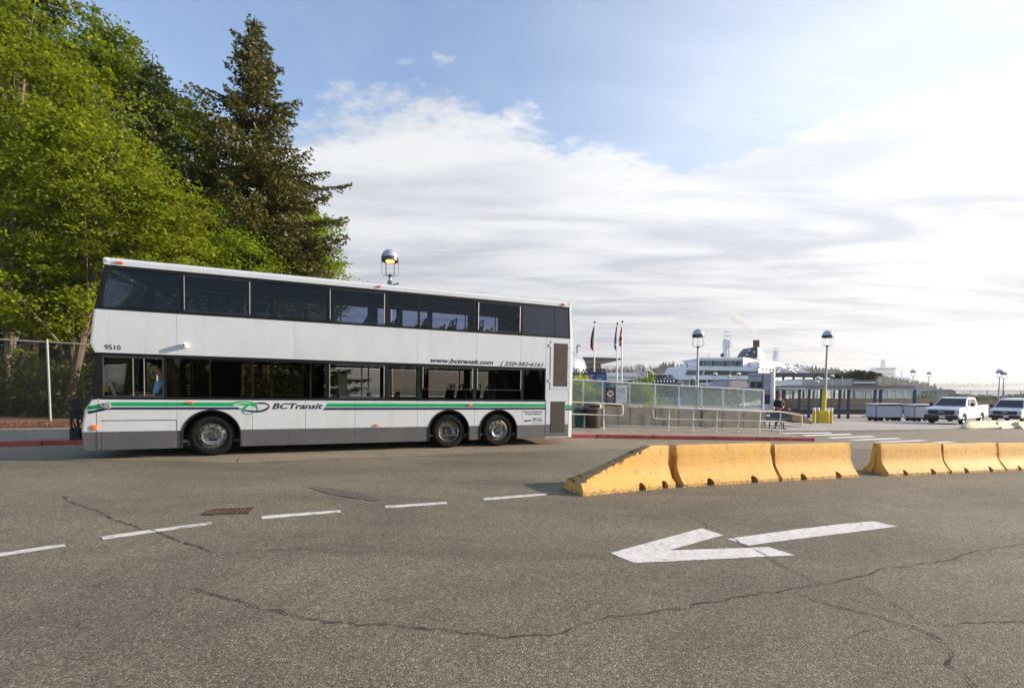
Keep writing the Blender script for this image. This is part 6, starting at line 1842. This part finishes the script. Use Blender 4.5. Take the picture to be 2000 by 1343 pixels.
figure('jacket', [(0, 0, .92, .15, .18), (0, 0, 1.1, .17, .2), (0, 0, 1.25, .17, .205), (0, 0, 1.38, .14, .18), (0, 0, 1.45, .07), (-.20, 0, 1.35, .08), (-.25, .02, 1.12, .065), (-.19, -.13, 1.0, .052), (.20, 0, 1.35, .08), (.26, .02, 1.12, .065), (.15, -.14, 1.03, .052)], [(0, 1), (1, 2), (2, 3), (3, 4), (3, 5), (5, 6), (6, 7), (3, 8), (8, 9), (9, 10)], 'jacket_black', ps, sub=1)
figure('trousers', [(0, 0, .92, .14, .17), (-.09, 0, .84, .11), (-.11, -.02, .48, .085), (-.11, .03, .13, .07), (.09, 0, .84, .11), (.12, -.02, .48, .085), (.13, .03, .13, .07)], [(0, 1), (1, 2), (2, 3), (0, 4), (4, 5), (5, 6)], 'trousers_dark', ps, sub=1)
for w_, s_ in (((-.17, -.16, .98), 1), ((.12, -.18, 1.02), -1)):
    v_, e_ = hand(ps, w_, (s_ * .4, -.8, -.2), (0, 0, 1)); figure('hand', v_, e_, 'skin', ps, sub=1)
head_and_hair(ps, (0, -.03, 1.63), .093, (-.5, -.85, 0), cap='cap_red')
# cone, ramp
q = P(1540.5, 812, 30); zc_ = gz(q.x, 30); cn = thing('traffic_cone', 'orange traffic cone standing beside the blue canopy post', 'cone', (q.x, 30, zc_))
MB().lathe([(.15, .03), (.12, .2), (.07, .7), (.05, .95), (0, .96)], (q.x, 30, zc_), n=14).build('cone', mat('cone_orange', (.75, .12, .03), .6), cn, smooth=True)
MB().cbox((q.x, 30, zc_ + .015), (.4, .4, .03)).build('foot', 'cone_orange', cn)
rY = 24.; r0 = thing('ramp', 'tan timber wheel ramp between the handrail end and the bollards', 'ramp', tuple(P(1565, 830, rY)))
MB().prism([tuple(P(1546, 803.5, rY)), tuple(P(1562, 806.5, rY)), tuple(P(1588, 824, rY)), tuple(P(1586, 828, rY)), tuple(P(1570, 823.5, rY)), tuple(P(1549, 822, rY))], (0, 1.2, 0)).build('side', mat('timber', (.42, .28, .13), .8, var=.2, vscale=5), r0)
slab(MB(), 1550, 816, 1568, 824.5, rY + .3, 1.).build('underframe', 'steel_dark', r0)

# ------------------------------------------------------------------ cars
mat('car_white', (.72, .73, .74), .3, var=.02, coat=.6); mat('car_glass', (.012, .022, .03), .08, var=.1, spec=.8); mat('car_black', (.015, .015, .016), .5)
mat('headlamp', (.55, .55, .52), .15, var=.3, vscale=20)


def car(name, label, loc, ang, kind):
    t_ = thing(name, label, 'pickup' if kind == 'pickup' else 'van', loc, worldbuilt=False, rotz=ang); W = .93
    wh = [(.98, .40), (4.15 if kind == 'pickup' else 3.9, .40)]
    if kind == 'pickup':
        top = [(.02, .62), (.0, .80), (.06, 1.06), (.22, 1.14), (1.35, 1.20), (3.52, 1.23), (5.25, 1.22), (5.30, 1.16), (5.32, .52)]
        roof = [(1.32, 1.19), (2.05, 1.78), (2.35, 1.84), (3.25, 1.84), (3.42, 1.78), (3.55, 1.2)]
    else:
        top = [(.02, .6), (.0, .75), (.05, .98), (.25, 1.10), (.75, 1.16), (.95, 1.22), (5.0, 1.24), (5.1, .5)]
        roof = [(.80, 1.18), (1.55, 1.86), (1.85, 1.96), (4.85, 1.98), (5.03, 1.90), (5.08, 1.2)]
    bot = []
    for cx, r in reversed(wh):
        bot += [(cx + r * cos(a), .36 + r * sin(a)) for a in np.linspace(0, pi, 12)]
    pts = top + bot + [(.2, .40)]
    MB().prism([(x, -W, z) for x, z in pts], (0, 2 * W, 0)).build('body', 'car_white', t_, bevel=.045, smooth=True)
    mb = MB(); n = len(roof); tp = max(z for _, z in roof)
    for s_ in (-1, 1):
        for x, z in roof: mb.v.append((x, s_ * (W - .05 - .16 * (z - 1.19) / (tp - 1.19)), z))
    mb.f = [tuple(range(n)), tuple(range(2 * n - 1, n - 1, -1))] + [(i, (i + 1) % n, (i + 1) % n + n, i + n) for i in range(n)]
    mb.build('cab', 'car_white', t_, bevel=.04, smooth=True)
    # windscreen follows the raked face, slightly proud
    (xa, za), (xb, zb_) = roof[0], roof[1]; f0, f1 = .08, .93
    ya, yb = W - .12, W - .26
    q = [(xa + (xb - xa) * f0 - .012, -ya, za + (zb_ - za) * f0 + .012), (xa + (xb - xa) * f0 - .012, ya, za + (zb_ - za) * f0 + .012), (xa + (xb - xa) * f1 - .012, yb, za + (zb_ - za) * f1 + .012), (xa + (xb - xa) * f1 - .012, -yb, za + (zb_ - za) * f1 + .012)]
    MB().prism(q, (.02, 0, -.01)).build('windscreen', 'car_glass', t_)
    sw = [(1.75, 2.28, .4), (2.36, 3.28, 1.)] if kind == 'pickup' else [(1.15, 2.0, .4)]
    z0_, z1_ = 1.26, 1.72 if kind == 'pickup' else 1.8
    for x0, x1, _ in sw:
        for s_ in (-1, 1):
            yo = lambda z: s_ * (W - .05 - .16 * (z - 1.19) / (tp - 1.19) + .008)
            lead = .28 if x0 < 2.1 else 0
            MB().prism([(x0 - lead * .4, yo(z0_), z0_), (x1, yo(z0_), z0_), (x1 - .02, yo(z1_), z1_), (x0 + lead, yo(z1_), z1_)], (0, -s_ * .02, 0)).build('side_window', 'car_glass', t_)
    MB().box(-.03, .05, -.70, .70, .68, .98).build('grille', 'car_black', t_, bevel=.03)
    mb = MB()
    for z in (.76, .84, .91): mb.box(-.045, -.031, -.6, .6, z, z + .02)
    mb.build('grille_bars', 'steel_dark', t_)
    MB().cbox((-.05, 0, .85), (.02, .30, .08)).build('badge', 'alu_frame', t_, bevel=.01)
    MB().box(-.10, .12, -W + .01, W - .01, .38, .63).build('front_bumper', 'car_black', t_, bevel=.05)
    MB().cbox((-.115, -.1, .52), (.015, .32, .15)).build('number_plate', 'white_flat', t_)
    for s_ in (-1, 1):
        MB().box(-.02, .28, min(s_ * .71, s_ * (W + .005)), max(s_ * .71, s_ * (W + .005)), .74, .97).build('headlight', 'headlamp', t_, bevel=.03)
        MB().box(5.20 if kind == 'pickup' else 5.0, 5.335 if kind == 'pickup' else 5.12, min(s_ * (W - .12), s_ * (W + .006)), max(s_ * (W - .12), s_ * (W + .006)), .80, 1.15).build('tail_light', 'red_lens', t_, bevel=.015)
        x = 1.62 if kind == 'pickup' else 1.15
        MB().box(x, x + .10, min(s_ * (W + .08), s_ * (W + .28)), max(s_ * (W + .08), s_ * (W + .28)), 1.22, 1.46).tube([(x + .05, s_ * (W - .08), 1.28), (x + .05, s_ * (W + .12), 1.30)], .025, 6).build('mirror', 'car_black', t_, bevel=.02)
        for x in ((1.30, 2.33, 3.40) if kind == 'pickup' else (.95, 2.05)):
            MB().box(x, x + .012, s_ * (W + .001) - .003, s_ * (W + .001) + .003, .52, 1.2).build('door_seam', 'steel_dark', t_)
        for x in ((2.12, 3.18) if kind == 'pickup' else (1.9,)): MB().cbox((x, s_ * (W + .02), 1.08), (.16, .03, .035)).build('door_handle', 'car_black' if kind == 'pickup' else 'alu_frame', t_, bevel=.008)
        for cx, r in wh:
            w = MB().lathe([(0, 0), (.06, 0), (.08, s_ * .03)], (cx, s_ * (W - .03), .36), 'y', 12).build('wheel', 'rim_steel', t_, smooth=True)
            MB().lathe([(.22, 0), (.25, s_ * .02), (.33, s_ * .015), (.36, -s_ * .02), (.36, -s_ * .2), (.2, -s_ * .22)], (cx, s_ * (W - .02), .36), 'y', 24).build('tyre', 'tyre', w, smooth=True)
            MB().lathe([(.05, -s_ * .01), (.14, -s_ * .05), (.20, -s_ * .03), (.225, 0)], (cx, s_ * (W - .02), .36), 'y', 24).build('rim', 'rim_steel', w, smooth=True)
    MB().box(.3, 5.0, -W + .1, W - .1, .32, .62).build('underbody', 'car_black', t_)
    if kind == 'pickup':
        MB().box(3.62, 5.2, -W + .1, W - .1, 1.225, 1.236).build('bed_opening', 'car_black', t_)
        MB().box(3.55, 5.25, W - .09, W + .01, 1.22, 1.27).build('bed_rail', 'car_white', t_, bevel=.015); MB().box(3.55, 5.25, -W - .01, -W + .09, 1.22, 1.27).build('bed_rail', 'car_white', t_, bevel=.015)
    return t_


a = P(1803, 830, 32.6); ang = radians(29)
# the given pixel is the near left corner of the bumper, the model origin is its centre
o_ = Vector((a.x, 32.6, 0)) + Vector((sin(ang), -cos(ang), 0)) * .95
o_.z = gz(o_.x, o_.y) + .012
car('pickup_truck', 'white pickup truck facing left with black grille and bumper', o_, ang, 'pickup')
a = P(1930, 822, 38.2); o_ = Vector((a.x, 38.2, 0)) + Vector((sin(ang), -cos(ang), 0)) * .95; o_.z = gz(o_.x, o_.y) + .012
car('van', 'white van behind the pickup at the right edge', o_, ang, 'van')

# low pale barriers in front of the pickup
mat('barrier_pale', (.74, .63, .44), .8, var=.08, vscale=3, bump=.2, dirt=(.45, .36, .22), dscale=3)
ly = 25.5
def low_block(x0, x1, label, nose=False):
    a = G(x0, 837); b = G(x1, 836.2 if not nose else 836.8); L = (b - a).length; ang = atan2(b.y - a.y, b.x - a.x)
    t_ = thing('low_barrier', label, 'barrier', (a.x, a.y, gz(a.x, a.y)), 'pale low barriers near the pickup', worldbuilt=False, rotz=ang)
    sec = [(-.28, 0), (-.28, .07), (-.15, .2), (-.09, .40), (.09, .40), (.15, .2), (.28, .07), (.28, 0)]
    if not nose: MB().prism([(0.02, y, z) for y, z in sec], (L - .04, 0, 0)).build('block', 'barrier_pale', t_, bevel=.02)
    else:
        mb = MB(); k = len(sec)
        for x, s_ in ((.0, .35), (.12, .62), (.3, .85), (.5, 1.), (L - .02, 1.)): mb.v += [(x, y * (.6 + .4 * s_), z * s_) for y, z in sec]
        for i in range(4): mb.f += [(i * k + j, i * k + (j + 1) % k, (i + 1) * k + (j + 1) % k, (i + 1) * k + j) for j in range(k)]
        mb.f += [tuple(range(k)), tuple(range(5 * k - 1, 4 * k - 1, -1))]; mb.build('block', 'barrier_pale', t_, smooth=True)
        MB().box(L - .06, L - .02, -.29, .29, 0, .05).build('strap', 'bin_brown', t_)


low_block(1880, 1944, 'pale low barrier with rounded nose in front of the pickup', True)
low_block(1944, 1984, 'pale low barrier in the middle of the row near the pickup')
low_block(1984, 2040, 'pale low barrier cut by the right edge of the photo')

# fence and greenery on the far right
ff = thing('yard_fence', 'thin grey wire fence along the far right side of the yard', 'fence', (P(1900, 790, 56).x, 56, gz(50, 56)))
FYf = 56.
for x in range(1796, 2120, 33): a = P(x, 762.5, FYf); MB().tube([a, (a.x, FYf, gz(a.x, FYf))], .045, 6).build('post', 'galvanised', ff)
for y in (762.5, 773, 781): MB().tube([P(1796, y, FYf), P(2120, y + 1, FYf)], .03, 5).build('rail', 'galvanised', ff)
mb = MB()
for x in np.arange(1796, 2120, 2.2): mb.tube([P(x, 762.5, FYf), P(x, 790, FYf)], .006, 3)
for y in np.arange(764, 790, 2.2): mb.tube([P(1796, y, FYf), P(2120, y, FYf)], .006, 3)
mb.build('wires', 'galvanised', ff, kind='stuff')
hz = thing('low_building', 'low pale hazy building behind the wire fence', 'building', tuple(P(1848, 790, 76)))
slab(MB(), 1832, 762, 1866, 790, 74, 3).build('wall', 'panel_grey', hz); poly(MB(), [(1830, 762.5), (1836, 760), (1858, 760), (1868, 763)], 73.6, 4).build('roof', mat('far_roof', (.20, .23, .28), .7), hz)
hz2 = thing('low_wall', 'low tan wall behind the two vehicles', 'wall', tuple(P(1950, 800, 50)))
for x in range(1840, 2100, 26): slab(MB(), x, 784, x + 25.5, 806, 50, .3).build('wall_panel', 'tan_wall', hz2)
bx_ = [ep(x, y, 68, r * 1.8, 2, r) for x, y, r in ((1810, 775, 6), (1880, 776, 7), (1905, 777, 6), (1935, 778, 6), (1985, 777, 8), (2020, 776, 8))]
P_, _ = crown_points(9000, bx_, spread=.35, shell=.1, per=60); o = quads_mesh('shrub_row', P_, *leaf_axes(len(P_), .16, 1.), leafmat('shrub_pale', (.12, .15, .06), (.17, .18, .09), (.2, .2, .1), .5, .3), None, 'stuff'); o['label'] = 'pale shrubs along the shore behind the fence'

# ------------------------------------------------------------------ sea air
hz_ = bpy.data.materials.new('haze'); hz_.use_nodes = True; t = hz_.node_tree
for n_ in list(t.nodes): t.nodes.remove(n_)
vp = N(t, 'ShaderNodeVolumePrincipled', i_Density=.00017, i_Anisotropy=.35); vp.inputs['Color'].default_value = (.93, .95, 1., 1)
no_ = N(t, 'ShaderNodeOutputMaterial'); t.links.new(vp.outputs[0], no_.inputs['Volume'])
HAZE = MB().box(-950, 3600, -550, 3700, -10.5, 330).build('haze', hz_, kind='stuff'); HAZE['label'] = 'pale sea haze'
